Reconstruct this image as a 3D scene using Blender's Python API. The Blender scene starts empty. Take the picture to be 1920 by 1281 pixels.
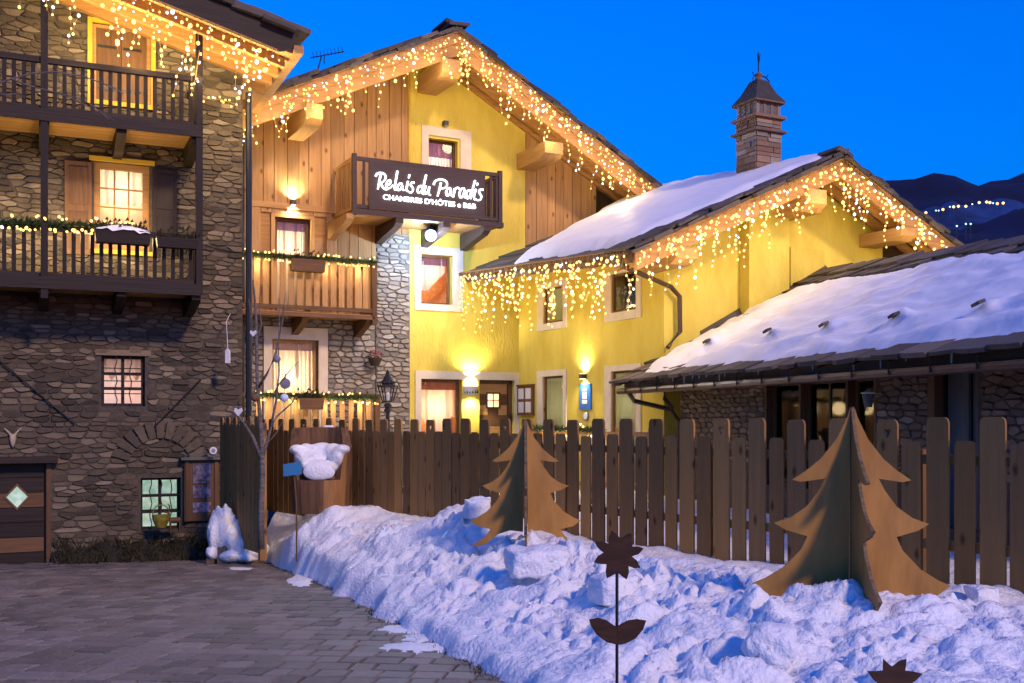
import bpy, math, random
import numpy as np
from mathutils import Vector, Matrix
random.seed(7)
rnd = random.random
def U(a, b): return a + (b - a) * random.random()
S = bpy.context.scene
COL = S.collection
# ---------------------------------------------------------------- camera
F, CX, CY = 2000.0, 960.0, 787.0          # focal length and principal point of the 1920 x 1281 photograph
EYE = Vector((0, 0, 1.75))
cam = bpy.data.cameras.new('camera'); camo = bpy.data.objects.new('camera', cam); COL.objects.link(camo)
camo.location = EYE; camo.rotation_euler = (math.radians(90), 0, 0)
cam.sensor_width = 36; cam.lens = 36 * F / 1920; cam.shift_y = (CY - 640.5) / 1920
cam.clip_start = .1; cam.clip_end = 6000
S.camera = camo
# ---------------------------------------------------------------- sky, sun, exposure
AZ, EL = 143.0, 32.0                      # light comes from behind the camera, to the right
W = bpy.data.worlds.new('World'); S.world = W; W.use_nodes = True
wn = W.node_tree
sky = wn.nodes.new('ShaderNodeTexSky'); sky.sky_type = 'NISHITA'; sky.sun_disc = False
sky.sun_elevation = math.radians(0.4); sky.sun_rotation = math.radians(AZ); sky.ozone_density = 6.4; sky.air_density = 1; sky.dust_density = .6
bgn = wn.nodes['Background']; bgn.inputs[1].default_value = 1.3
hsv = wn.nodes.new('ShaderNodeHueSaturation'); hsv.inputs['Saturation'].default_value = 1.12; wn.links.new(sky.outputs[0], hsv.inputs['Color']); wn.links.new(hsv.outputs[0], bgn.inputs[0])
sun = bpy.data.lights.new('sun', 'SUN'); suno = bpy.data.objects.new('sun', sun); COL.objects.link(suno)
sun.energy = 1.65; sun.angle = math.radians(6); sun.color = (1, .7, .5)
sd = Vector((math.sin(math.radians(AZ)) * math.cos(math.radians(EL)), math.cos(math.radians(AZ)) * math.cos(math.radians(EL)), math.sin(math.radians(EL))))
suno.rotation_euler = sd.to_track_quat('Z', 'Y').to_euler(); suno.location = sd * 60
vs = S.view_settings; vs.view_transform = 'Standard'; vs.look = 'None'; vs.exposure = .55; vs.gamma = 1; vs.use_curve_mapping = False
S.render.engine = 'CYCLES'
S.cycles.max_bounces = 6; S.cycles.diffuse_bounces = 3; S.cycles.glossy_bounces = 2; S.cycles.transmission_bounces = 3; S.cycles.transparent_max_bounces = 8
S.cycles.sample_clamp_indirect = 3; S.cycles.caustics_reflective = False; S.cycles.caustics_refractive = False
S.cycles.use_light_tree = True; S.cycles.use_denoising = True

# ---------------------------------------------------------------- pixel geometry
def ray(px, py): return Vector(((px - CX) / F, 1, (CY - py) / F))
def at(px, py, Y): return EYE + ray(px, py) * Y
def gz(y): return -.052 * (y - 7) if y < 21 else -.728       # the yard falls away from the camera
def on_ground(px, py):
    Y = (1.75 - .052 * 7) / ((py - CY) / F - .052)
    return at(px, py, Y)
class Fr:
    """upright local frame: x along a facade, y into the building, z up"""
    def __init__(s, ox, oy, dx, dy, z0=0.0):
        s.o = Vector((ox, oy, z0)); s.a = math.atan2(dy, dx)
        c, n = math.cos(s.a), math.sin(s.a); s.c, s.n = c, n
    def loc(s, P):
        d = P - s.o; return Vector((d.x * s.c + d.y * s.n, -d.x * s.n + d.y * s.c, d.z))
    def world(s, x, y, z): return Vector((s.o.x + x * s.c - y * s.n, s.o.y + x * s.n + y * s.c, s.o.z + z))
    def _r(s, px, py):
        r = ray(px, py); return s.loc(EYE), Vector((r.x * s.c + r.y * s.n, -r.x * s.n + r.y * s.c, r.z))
    def fy(s, px, py, y=0.0):
        e, r = s._r(px, py); t = (y - e.y) / r.y; return e.x + r.x * t, e.z + r.z * t
    def fx(s, px, py, x=0.0):
        e, r = s._r(px, py); t = (x - e.x) / r.x; return e.y + r.y * t, e.z + r.z * t
    def pix(s, x, y, z):
        d = s.world(x, y, z) - EYE; return CX + F * d.x / d.y, CY - F * d.z / d.y

# ---------------------------------------------------------------- mesh building
class MB:
    def __init__(s): s.v = []; s.f = []; s.m = []; s.var = []; s.mi = 0; s.cv = 0.0
    def face(s, idx): s.f.append(idx); s.m.append(s.mi); s.var.append(s.cv)
    def poly(s, pts):
        b = len(s.v); s.v += [tuple(p) for p in pts]; s.face(list(range(b, b + len(pts)))); return s
    def box(s, x0, x1, y0, y1, z0, z1):
        return s.hexa([(x0, y0, z0), (x1, y0, z0), (x1, y1, z0), (x0, y1, z0), (x0, y0, z1), (x1, y0, z1), (x1, y1, z1), (x0, y1, z1)])
    def hexa(s, p):
        b = len(s.v); s.v += [tuple(q) for q in p]
        for q in ((3, 2, 1, 0), (4, 5, 6, 7), (0, 1, 5, 4), (1, 2, 6, 5), (2, 3, 7, 6), (3, 0, 4, 7)): s.face([b + i for i in q])
        return s
    def bar(s, p, q, w, h, up=(0, 0, 1)):
        p, q = Vector(p), Vector(q); d = (q - p).normalized(); a = d.cross(Vector(up))
        if a.length < 1e-4: a = d.cross(Vector((0, 1, 0)))
        a = a.normalized() * w / 2; u = a.cross(d).normalized() * h / 2
        return s.hexa([p - a - u, p + a - u, q + a - u, q - a - u, p - a + u, p + a + u, q + a + u, q - a + u])
    def prism(s, pts, ext):
        e = Vector(ext); n = len(pts); b = len(s.v)
        s.v += [tuple(p) for p in pts] + [tuple(Vector(p) + e) for p in pts]
        s.face(list(range(b, b + n))); s.face(list(range(b + 2 * n - 1, b + n - 1, -1)))
        for i in range(n):
            j = (i + 1) % n; s.face([b + j, b + i, b + n + i, b + n + j])
        return s
    def tube(s, pts, r, n=6, r2=None, cap=True):
        pts = [Vector(p) for p in pts]; rings = []
        L = len(pts)
        for i, p in enumerate(pts):
            d = (pts[min(i + 1, L - 1)] - pts[max(i - 1, 0)])
            d = d.normalized() if d.length > 1e-9 else Vector((0, 0, 1))
            a = d.cross(Vector((0, 0, 1)) if abs(d.z) < .9 else Vector((1, 0, 0))).normalized(); c = d.cross(a)
            rr = r if r2 is None else r + (r2 - r) * i / max(L - 1, 1)
            b = len(s.v)
            for k in range(n):
                t = 2 * math.pi * k / n; s.v.append(tuple(p + a * (rr * math.cos(t)) + c * (rr * math.sin(t))))
            rings.append(b)
        for i in range(L - 1):
            for k in range(n): s.face([rings[i] + k, rings[i] + (k + 1) % n, rings[i + 1] + (k + 1) % n, rings[i + 1] + k])
        if cap:
            s.face([rings[0] + k for k in range(n)][::-1]); s.face([rings[-1] + k for k in range(n)])
        return s
    def lathe(s, prof, c=(0, 0, 0), n=12):
        c = Vector(c); rings = []
        for r, z in prof:
            b = len(s.v); rings.append(b)
            for k in range(n):
                t = 2 * math.pi * k / n; s.v.append((c.x + r * math.cos(t), c.y + r * math.sin(t), c.z + z))
        for i in range(len(prof) - 1):
            for k in range(n): s.face([rings[i] + k, rings[i] + (k + 1) % n, rings[i + 1] + (k + 1) % n, rings[i + 1] + k])
        s.face([rings[0] + k for k in range(n)][::-1]); s.face([rings[-1] + k for k in range(n)])
        return s
    def mesh(s, name, mats, smooth=False, origin=None):
        me = bpy.data.meshes.new(name)
        v = s.v if origin is None else [(a[0] - origin[0], a[1] - origin[1], a[2] - origin[2]) for a in s.v]
        me.from_pydata(v, [], s.f)
        for m in (mats if isinstance(mats, (list, tuple)) else [mats]): me.materials.append(m)
        if any(s.m): me.polygons.foreach_set('material_index', s.m)
        if any(s.var):
            at_ = me.attributes.new('var', 'FLOAT', 'FACE'); at_.data.foreach_set('value', s.var)
        if smooth: me.polygons.foreach_set('use_smooth', [True] * len(me.polygons))
        me.update(); return me
    def build(s, name, mats, parent=None, smooth=False, origin=None):
        return link(name, s.mesh(name, mats, smooth, origin), parent, origin or (0, 0, 0))
def link(name, me, parent=None, loc=(0, 0, 0), rot=(0, 0, 0), sc=(1, 1, 1)):
    o = bpy.data.objects.new(name, me); o.location = loc; o.rotation_euler = rot; o.scale = sc
    COL.objects.link(o)
    if parent is not None: o.parent = parent
    return o
def tag(o, label=None, cat=None, group=None, kind=None):
    if label: o['label'] = label
    if cat: o['category'] = cat
    if group: o['group'] = group
    if kind: o['kind'] = kind
    return o
def thing(name, label, cat, loc=(0, 0, 0), rz=0.0, group=None):
    o = bpy.data.objects.new(name, None); o.empty_display_size = .2; o.location = loc; o.rotation_euler = (0, 0, rz); COL.objects.link(o)
    return tag(o, label, cat, group)
def thing_fr(name, label, cat, fr): return thing(name, label, cat, fr.o, fr.a)

# ---------------------------------------------------------------- numpy noise
def _h(ix, iy, sd):
    n = (ix * 374761393 + iy * 668265263 + sd * 974634777) & 0xFFFFFFFF
    n = ((n ^ (n >> 13)) * 1274126177) & 0xFFFFFFFF
    return ((n ^ (n >> 16)) & 0xFFFF) / 65535.0 * 2 * math.pi
def pn(x, y, sd=0):
    x = np.asarray(x, float); y = np.asarray(y, float)
    ix = np.floor(x).astype(np.int64); iy = np.floor(y).astype(np.int64); fx = x - ix; fy = y - iy
    u = fx * fx * fx * (fx * (fx * 6 - 15) + 10); v = fy * fy * fy * (fy * (fy * 6 - 15) + 10)
    def g(a, b):
        t = _h(ix + a, iy + b, sd); return np.cos(t) * (fx - a) + np.sin(t) * (fy - b)
    return ((g(0, 0) * (1 - u) + g(1, 0) * u) * (1 - v) + (g(0, 1) * (1 - u) + g(1, 1) * u) * v) * 1.5
def sm(t): t = np.clip(t, 0, 1); return t * t * (3 - 2 * t)

# ---------------------------------------------------------------- materials
def hexl(r, g, b):
    f = lambda c: (c / 255) / 12.92 if c < 10.3 else (((c / 255) + .055) / 1.055) ** 2.4
    return (f(r), f(g), f(b))
def new_mat(name):
    m = bpy.data.materials.new(name); m.use_nodes = True
    nt = m.node_tree; return m, nt, nt.nodes['Principled BSDF']
def mt(name, c1, c2=None, sc=(1, 1, 1), ns=5.0, rough=.75, bump=.3, bs=None, var=.0, spec=.3, metal=0, knots=False, detail=5, sss=0, rand_mix=None, lo=.35, hi=.65, bdist=.02, specks=0):
    m, nt, p = new_mat(name); L = nt.links; n = nt.nodes
    tc = n.new('ShaderNodeTexCoord'); oi = n.new('ShaderNodeObjectInfo')
    att = n.new('ShaderNodeAttribute'); att.attribute_name = 'var'
    ad = n.new('ShaderNodeMath'); ad.operation = 'ADD'; L.new(oi.outputs['Random'], ad.inputs[0]); L.new(att.outputs['Fac'], ad.inputs[1])
    fr_ = n.new('ShaderNodeMath'); fr_.operation = 'FRACT'; L.new(ad.outputs[0], fr_.inputs[0])
    mp = n.new('ShaderNodeMapping'); mp.inputs['Scale'].default_value = sc
    off = n.new('ShaderNodeVectorMath'); off.operation = 'SCALE'; off.inputs[0].default_value = (13.1, 7.7, 19.3); L.new(fr_.outputs[0], off.inputs['Scale'])
    L.new(off.outputs[0], mp.inputs['Location']); L.new(tc.outputs['Object'], mp.inputs['Vector'])
    nz = n.new('ShaderNodeTexNoise'); nz.inputs['Scale'].default_value = ns; nz.inputs['Detail'].default_value = detail; nz.inputs['Roughness'].default_value = .62
    L.new(mp.outputs[0], nz.inputs['Vector'])
    col = None
    if c2 is None: c2 = tuple(x * .8 for x in c1)
    rp = n.new('ShaderNodeValToRGB'); rp.color_ramp.elements[0].position = lo; rp.color_ramp.elements[1].position = hi
    rp.color_ramp.elements[0].color = (*c1, 1); rp.color_ramp.elements[1].color = (*c2, 1)
    L.new(nz.outputs['Fac'], rp.inputs[0]); col = rp.outputs[0]
    if rand_mix:                                   # a second tint that some pieces take
        mx = n.new('ShaderNodeMix'); mx.data_type = 'RGBA'; L.new(col, mx.inputs[6])
        r2 = n.new('ShaderNodeValToRGB'); r2.color_ramp.interpolation = 'LINEAR'
        els = r2.color_ramp.elements
        while len(els) < len(rand_mix): els.new(.5)
        for i, c in enumerate(rand_mix): els[i].position = i / (len(rand_mix) - 1); els[i].color = (*c, 1)
        L.new(fr_.outputs[0], r2.inputs[0]); L.new(r2.outputs[0], mx.inputs[7]); mx.inputs[0].default_value = .6; col = mx.outputs[2]
    if var:
        hs = n.new('ShaderNodeHueSaturation'); mr = n.new('ShaderNodeMapRange'); mr.inputs['To Min'].default_value = 1 - var; mr.inputs['To Max'].default_value = 1 + var
        sn = n.new('ShaderNodeMath'); sn.operation = 'MULTIPLY'; sn.inputs[1].default_value = 7.31; L.new(fr_.outputs[0], sn.inputs[0])
        f2 = n.new('ShaderNodeMath'); f2.operation = 'FRACT'; L.new(sn.outputs[0], f2.inputs[0])
        L.new(f2.outputs[0], mr.inputs[0]); L.new(mr.outputs[0], hs.inputs['Value']); L.new(col, hs.inputs['Color']); col = hs.outputs[0]
    if knots:
        vo = n.new('ShaderNodeTexVoronoi'); vo.inputs['Scale'].default_value = 1.0
        mp2 = n.new('ShaderNodeMapping'); mp2.inputs['Scale'].default_value = (4.5, 1, 2.6) if knots is True else knots; L.new(tc.outputs['Object'], mp2.inputs['Vector']); L.new(off.outputs[0], mp2.inputs['Location'])
        vo.voronoi_dimensions = '2D'; sp = n.new('ShaderNodeSeparateXYZ'); cb_ = n.new('ShaderNodeCombineXYZ'); L.new(mp2.outputs[0], sp.inputs[0]); L.new(sp.outputs[0], cb_.inputs[0]); L.new(sp.outputs[2], cb_.inputs[1]); L.new(cb_.outputs[0], vo.inputs['Vector'])
        kr = n.new('ShaderNodeValToRGB'); kr.color_ramp.elements[0].position = .025; kr.color_ramp.elements[0].color = (.34, .26, .2, 1); kr.color_ramp.elements[1].position = .1; kr.color_ramp.elements[1].color = (1, 1, 1, 1)
        L.new(vo.outputs['Distance'], kr.inputs[0])
        mk = n.new('ShaderNodeMix'); mk.data_type = 'RGBA'; mk.blend_type = 'MULTIPLY'; mk.inputs[0].default_value = 1; L.new(col, mk.inputs[6]); L.new(kr.outputs[0], mk.inputs[7]); col = mk.outputs[2]
    L.new(col, p.inputs['Base Color'])
    p.inputs['Roughness'].default_value = rough; p.inputs['Specular IOR Level'].default_value = spec; p.inputs['Metallic'].default_value = metal
    if bump:
        bp = n.new('ShaderNodeBump'); bp.inputs['Strength'].default_value = bump; bp.inputs['Distance'].default_value = bdist
        if bs:
            n2 = n.new('ShaderNodeTexNoise'); n2.inputs['Scale'].default_value = bs; n2.inputs['Detail'].default_value = 4; L.new(mp.outputs[0], n2.inputs['Vector']); L.new(n2.outputs['Fac'], bp.inputs['Height'])
        else: L.new(nz.outputs['Fac'], bp.inputs['Height'])
        L.new(bp.outputs[0], p.inputs['Normal'])
    if specks:
        n3 = n.new('ShaderNodeTexNoise'); n3.inputs['Scale'].default_value = specks; n3.inputs['Detail'].default_value = 3; L.new(tc.outputs['Object'], n3.inputs['Vector'])
        r3 = n.new('ShaderNodeValToRGB'); r3.color_ramp.elements[0].position = .66; r3.color_ramp.elements[0].color = (1, 1, 1, 1); r3.color_ramp.elements[1].position = .74; r3.color_ramp.elements[1].color = (.5, .46, .42, 1); L.new(n3.outputs['Fac'], r3.inputs[0])
        m3 = n.new('ShaderNodeMix'); m3.data_type = 'RGBA'; m3.blend_type = 'MULTIPLY'; m3.inputs[0].default_value = 1; L.new(col, m3.inputs[6]); L.new(r3.outputs[0], m3.inputs[7]); L.new(m3.outputs[2], p.inputs['Base Color'])
    if sss:
        p.inputs['Subsurface Weight'].default_value = sss; p.inputs['Subsurface Radius'].default_value = (.05, .06, .08); p.inputs['Subsurface Scale'].default_value = .5
    return m
def em(name, c, s):
    m, nt, p = new_mat(name); p.inputs['Base Color'].default_value = (.1, .1, .1, 1); p.inputs['Emission Color'].default_value = (*c, 1); p.inputs['Emission Strength'].default_value = s
    return m
def em_noise(name, c1, c2, s, ns=3.0, sc=(1, 1, 1)):
    m, nt, p = new_mat(name); n = nt.nodes; L = nt.links
    tc = n.new('ShaderNodeTexCoord'); mp = n.new('ShaderNodeMapping'); mp.inputs['Scale'].default_value = sc; L.new(tc.outputs['Object'], mp.inputs[0])
    nz = n.new('ShaderNodeTexNoise'); nz.inputs['Scale'].default_value = ns; L.new(mp.outputs[0], nz.inputs[0])
    rp = n.new('ShaderNodeValToRGB'); rp.color_ramp.elements[0].position = .4; rp.color_ramp.elements[1].position = .6; rp.color_ramp.elements[0].color = (*c1, 1); rp.color_ramp.elements[1].color = (*c2, 1)
    L.new(nz.outputs['Fac'], rp.inputs[0]); L.new(rp.outputs[0], p.inputs['Emission Color']); p.inputs['Emission Strength'].default_value = s
    p.inputs['Base Color'].default_value = (.2, .2, .2, 1); return m
def glass_mat(name, tint, refl):
    m, nt, p = new_mat(name); n = nt.nodes; L = nt.links; n.remove(p)
    t = n.new('ShaderNodeBsdfTransparent'); t.inputs[0].default_value = (*tint, 1); g = n.new('ShaderNodeBsdfGlossy'); g.inputs['Roughness'].default_value = .04; g.inputs['Color'].default_value = (.9, .9, .9, 1)
    fz = n.new('ShaderNodeLayerWeight'); fz.inputs[0].default_value = .5; pw = n.new('ShaderNodeMath'); pw.operation = 'POWER'; pw.inputs[1].default_value = 4; L.new(fz.outputs['Facing'], pw.inputs[0]); ad = n.new('ShaderNodeMath'); ad.operation = 'MULTIPLY_ADD'; ad.inputs[1].default_value = .6; ad.inputs[2].default_value = refl; L.new(pw.outputs[0], ad.inputs[0])
    mx = n.new('ShaderNodeMixShader'); L.new(ad.outputs[0], mx.inputs[0]); L.new(t.outputs[0], mx.inputs[1]); L.new(g.outputs[0], mx.inputs[2])
    L.new(mx.outputs[0], n['Material Output'].inputs[0]); return m
def cloth_mat(name, c):
    m, nt, p = new_mat(name); n = nt.nodes; L = nt.links; n.remove(p)
    d = n.new('ShaderNodeBsdfDiffuse'); t = n.new('ShaderNodeBsdfTranslucent'); d.inputs[0].default_value = (*c, 1); t.inputs[0].default_value = (*c, 1)
    mx = n.new('ShaderNodeMixShader'); mx.inputs[0].default_value = .7; L.new(d.outputs[0], mx.inputs[1]); L.new(t.outputs[0], mx.inputs[2]); L.new(mx.outputs[0], n['Material Output'].inputs[0]); return m
M = {}
M['stone'] = mt('rubble_stone', (.135, .1, .06), (.062, .047, .03), ns=9, bump=.7, bs=22, var=.5, rand_mix=[(.058, .044, .028), (.14, .105, .062), (.075, .058, .038), (.28, .22, .14), (.075, .057, .036), (.105, .08, .048)])
M['stone2'] = mt('pale_rubble_stone', (.34, .29, .22), (.2, .17, .13), ns=9, bump=.6, bs=22, var=.3, rand_mix=[(.24, .21, .17), (.36, .3, .21), (.27, .24, .2), (.44, .38, .3), (.2, .18, .16)])
M['stone3'] = mt('brown_rubble_stone', (.2, .15, .1), (.12, .09, .07), ns=9, bump=.6, bs=22, var=.35, rand_mix=[(.14, .11, .08), (.24, .17, .1), (.17, .13, .09), (.3, .24, .17)])
M['stone4'] = mt('reddish_stone', (.27, .16, .1), (.15, .09, .06), ns=9, bump=.6, bs=22, var=.35, rand_mix=[(.2, .12, .08), (.32, .2, .12), (.24, .14, .09), (.4, .28, .18)])
M['mortar'] = mt('mortar', (.1, .078, .056), (.055, .044, .033), ns=14, bump=.5)
M['mortar2'] = mt('pale_mortar', (.2, .17, .13), (.13, .11, .085), ns=14, bump=.5)
M['yellow'] = mt('yellow_plaster', (.78, .64, .125), (.6, .455, .07), sc=(1.3, 1.3, .5), ns=1.5, rough=.92, bump=.8, bs=17, spec=.12, detail=12, bdist=.018, lo=.28, hi=.74)
M['white'] = mt('white_plaster', (.74, .65, .5), (.66, .57, .43), ns=4, rough=.9, bump=.15, bs=50, spec=.15, bdist=.006)
WZ, WX, WY = (9, 9, .55), (.55, 9, 9), (9, .55, 9)
M['board'] = mt('larch_boards', (.5, .29, .11), (.38, .2, .07), sc=WZ, ns=2.2, rough=.65, bump=.25, var=.14, knots=(2.4, 1, 1.3))
M['board_x'] = mt('larch_boards_level', (.5, .29, .11), (.38, .2, .07), sc=WX, ns=2.2, rough=.65, bump=.25, var=.1)
M['beam'] = mt('larch_beams', (.5, .27, .09), (.36, .18, .055), sc=WX, ns=2.2, rough=.65, bump=.25, var=.1)
M['beam_y'] = mt('larch_purlins', (.52, .3, .11), (.4, .22, .07), sc=WY, ns=2.2, rough=.65, bump=.25, var=.1)
M['dark'] = mt('dark_stained_wood', (.03, .018, .011), (.017, .01, .007), sc=WZ, ns=3, rough=.6, bump=.25, var=.2)
M['dark_x'] = mt('dark_stained_rail', (.03, .018, .011), (.017, .01, .007), sc=WX, ns=3, rough=.6, bump=.25, var=.2)
M['brown'] = mt('brown_wood', (.17, .085, .035), (.11, .055, .022), sc=WZ, ns=3, rough=.6, bump=.3, var=.2)
M['brown_x'] = mt('brown_wood_level', (.17, .085, .035), (.11, .055, .022), sc=WX, ns=3, rough=.6, bump=.3, var=.2)
M['signwood'] = mt('dark_sign_board', (.075, .045, .035), (.05, .03, .024), sc=WX, ns=3, rough=.5, bump=.2)
M['picket'] = mt('weathered_fence_wood', (.38, .185, .05), (.22, .105, .03), sc=WZ, ns=2.4, rough=.75, bump=.45, var=.28, knots=(3.2, 1, 1.5), rand_mix=[(.38, .18, .042), (.27, .145, .048), (.46, .225, .055), (.23, .125, .042)])
M['yel_paint'] = mt('yellow_paint', (.62, .4, .03), (.55, .34, .025), ns=3, rough=.6, bump=.1)
M['slate'] = mt('roof_slate', (.12, .1, .085), (.06, .05, .045), ns=7, rough=.8, bump=.6, var=.4, rand_mix=[(.09, .075, .065), (.16, .13, .1), (.07, .065, .06), (.12, .1, .075)])
M['moss'] = mt('mossy_edge', (.05, .045, .03), (.02, .018, .012), ns=18, rough=1, bump=1)
M['snow'] = mt('snow', (.87, .88, .9), (.78, .8, .84), ns=3, rough=.6, specks=24, bump=.75, bs=30, spec=.35, detail=8, bdist=.03)
M['snow_soft'] = mt('smooth_snow', (.86, .86, .89), (.81, .82, .86), ns=2, rough=.5, bump=.25, bs=14, spec=.35, bdist=.03)
M['ice'] = mt('ice', (.72, .8, .86), (.6, .7, .8), ns=6, rough=.25, bump=.3, spec=.5)
M['paver'] = mt('stone_paver', (.185, .155, .135), (.1, .083, .072), ns=8, rough=.6, bump=.7, bs=30, var=.35, spec=.4, rand_mix=[(.135, .112, .097), (.185, .152, .13), (.14, .125, .115), (.22, .178, .148)])
M['joint'] = mt('paving_sand', (.035, .03, .028), (.02, .018, .017), ns=20, bump=.6)
M['earth'] = mt('dark_earth', (.045, .035, .025), (.02, .017, .012), ns=12, rough=1, bump=1)
M['metal'] = mt('black_iron', (.015, .015, .017), (.01, .01, .011), ns=10, rough=.45, bump=.1, spec=.5)
M['gutter'] = mt('brown_gutter', (.1, .06, .04), (.07, .042, .03), ns=6, rough=.4, bump=.05, metal=.3)
M['rust'] = mt('rusty_steel', (.07, .032, .018), (.035, .018, .012), sc=(.7, 1, 2.5), ns=7, rough=.7, bump=.3, metal=.2)
M['ply'] = mt('plywood', (.44, .225, .052), (.31, .155, .036), sc=(1.4, 1, .35), ns=5, rough=.6, bump=.2, var=.05)
M['ply_edge'] = mt('plywood_edge', (.24, .16, .08), (.1, .065, .035), sc=(1, 1, 8), ns=6, rough=.8, bump=.2)
M['bark'] = mt('birch_bark', (.2, .175, .155), (.08, .066, .058), sc=(3, 3, 9), ns=3, rough=.85, bump=.4)
M['trunk'] = mt('carved_trunk', (.2, .1, .045), (.09, .05, .026), sc=(7, 7, .7), ns=3, rough=.8, bump=.5)
M['trunk_cut_lit'] = mt('cut_lit_trunk', (.36, .18, .06), (.24, .12, .045), sc=(5, 5, .7), ns=3, rough=.7, bump=.3)
M['needle'] = mt('fir_needles', (.035, .075, .02), (.02, .045, .014), ns=20, rough=.7, bump=0, var=.3)
M['blue'] = mt('blue_sign', (.05, .22, .42), (.045, .2, .38), ns=3, rough=.45, bump=.05)
M['plaque'] = mt('blue_plaque', (.015, .13, .5), (.012, .11, .45), ns=3, rough=.3, bump=.02, spec=.5)
M['paper'] = mt('white_paint', (.75, .75, .74), (.68, .68, .68), ns=4, rough=.6, bump=.05)
M['grey'] = mt('grey_shutter', (.14, .15, .13), (.1, .11, .1), sc=WZ, ns=3, rough=.6, bump=.2)
M['terra'] = mt('dark_pot', (.06, .045, .03), (.04, .03, .02), ns=6, rough=.7, bump=.2)
M['red'] = mt('red_petals', (.35, .03, .03), (.2, .02, .03), ns=10, rough=.6, bump=.2)
M['silver'] = mt('grey_bauble', (.3, .28, .3), (.16, .15, .17), ns=9, rough=.4, bump=.4, spec=.5)
M['hill'] = mt('dark_hazed_hillside', (.002, .01, .055), (.001, .004, .024), ns=.012, rough=1, bump=0, detail=9)  # blue distance haze is put into the forest's base colour
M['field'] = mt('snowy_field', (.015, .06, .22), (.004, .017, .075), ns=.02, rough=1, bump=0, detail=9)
M['bone'] = mt('bone', (.55, .45, .32), (.4, .3, .2), ns=9, rough=.7, bump=.2)
M['olive'] = mt('olive_basket', (.3, .24, .03), (.2, .15, .02), ns=12, rough=.7, bump=.4)
M['grassdry'] = mt('dry_grass', (.06, .055, .02), (.03, .028, .012), ns=12, rough=1, bump=0, var=.3)
M['pane'] = glass_mat('window_glass', (.96, .96, .96), .03)
M['pane_dark'] = glass_mat('dark_window_glass', (.35, .35, .35), .03)
M['dark_room'] = mt('unlit_room', (.02, .018, .016), (.012, .011, .01), ns=3, bump=0)
M['pic'] = mt('printed_card', (.3, .25, .3), (.08, .06, .1), ns=14, rough=.4, bump=0, lo=.4, hi=.6, var=.3)
M['curtain'] = cloth_mat('net_curtain', (.85, .78, .66))
M['curtain_g'] = cloth_mat('sage_curtain', (.42, .47, .32))
M['valance'] = cloth_mat('plum_valance', (.3, .16, .16))
M['bulb'] = em('warm_bulb', (1, .6, .13), 2.5)
M['bulb_c'] = em('cool_bulb', (.62, .76, 1), 2.5)
M['room_o'] = em_noise('lit_room_orange', (1, .42, .16), (1, .62, .34), 2.4)
M['room_w'] = em_noise('lit_room_warm', (1, .66, .3), (1, .8, .5), 2.0)
M['room_p'] = em_noise('lit_room_pink', (1, .62, .5), (.95, .7, .62), 1.7)
M['wall_orange'] = mt('orange_room_wall', (.75, .33, .13), (.68, .29, .11), ns=3, bump=0)
M['wall_cream'] = mt('cream_room_wall', (.8, .62, .36), (.75, .56, .32), ns=3, bump=0)
M['wall_rose'] = mt('rose_room_wall', (.75, .45, .38), (.7, .4, .34), ns=3, bump=0)
M['room_pk'] = em_noise('lit_room_rose', (1, .55, .45), (.9, .6, .55), .62)
M['room_g'] = em_noise('lit_room_green', (.4, .72, .5), (.75, .95, .8), .42, ns=9)
M['room_fill'] = em_noise('dim_room', (.3, .28, .14), (.36, .34, .18), 1.1)
M['led'] = em('led_letters', (.82, .9, 1), 3.2)
M['spot'] = em('flood_lens', (.6, .75, 1), 14)
M['sconce'] = em('sconce_glow', (1, .85, .5), 5)
M['lamp_o'] = em('sodium_lamp', (1, .5, .14), 2.4)
M['lamp_c'] = em('cyan_lamp', (.45, .9, 1), 1.6)
# ---------------------------------------------------------------- shared builders
def clip_poly(P, a, b, c):                 # keep a*x + b*z <= c
    out = []
    for i in range(len(P)):
        p, q = P[i], P[(i + 1) % len(P)]; dp = a * p[0] + b * p[1] - c; dq = a * q[0] + b * q[1] - c
        if dp <= 0: out.append(p)
        if (dp < 0 < dq) or (dq < 0 < dp):
            t = dp / (dp - dq); out.append((p[0] + (q[0] - p[0]) * t, p[1] + (q[1] - p[1]) * t))
    return out
def facade(mb, x0, x1, z0, z1, holes=(), clips=(), y=0.0, depth=.25):
    xs = sorted({x0, x1} | {h[0] for h in holes} | {h[1] for h in holes}); zs = sorted({z0, z1} | {h[2] for h in holes} | {h[3] for h in holes})
    xs = [x for x in xs if x0 <= x <= x1]; zs = [z for z in zs if z0 <= z <= z1]
    for i in range(len(xs) - 1):
        for j in range(len(zs) - 1):
            cx, cz = (xs[i] + xs[i + 1]) / 2, (zs[j] + zs[j + 1]) / 2
            if any(h[0] < cx < h[1] and h[2] < cz < h[3] for h in holes): continue
            P = [(xs[i], zs[j]), (xs[i + 1], zs[j]), (xs[i + 1], zs[j + 1]), (xs[i], zs[j + 1])]
            for c in clips: P = clip_poly(P, *c) if P else P
            if len(P) > 2: mb.poly([(p[0], y, p[1]) for p in P])
    for h in holes:
        a, b, c, d = h[:4]; e = y + depth
        mb.poly([(a, y, c), (a, e, c), (a, e, d), (a, y, d)]); mb.poly([(b, y, d), (b, e, d), (b, e, c), (b, y, c)])
        mb.poly([(a, y, c), (b, y, c), (b, e, c), (a, e, c)]); mb.poly([(a, e, d), (b, e, d), (b, y, d), (a, y, d)])
    return mb
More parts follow.
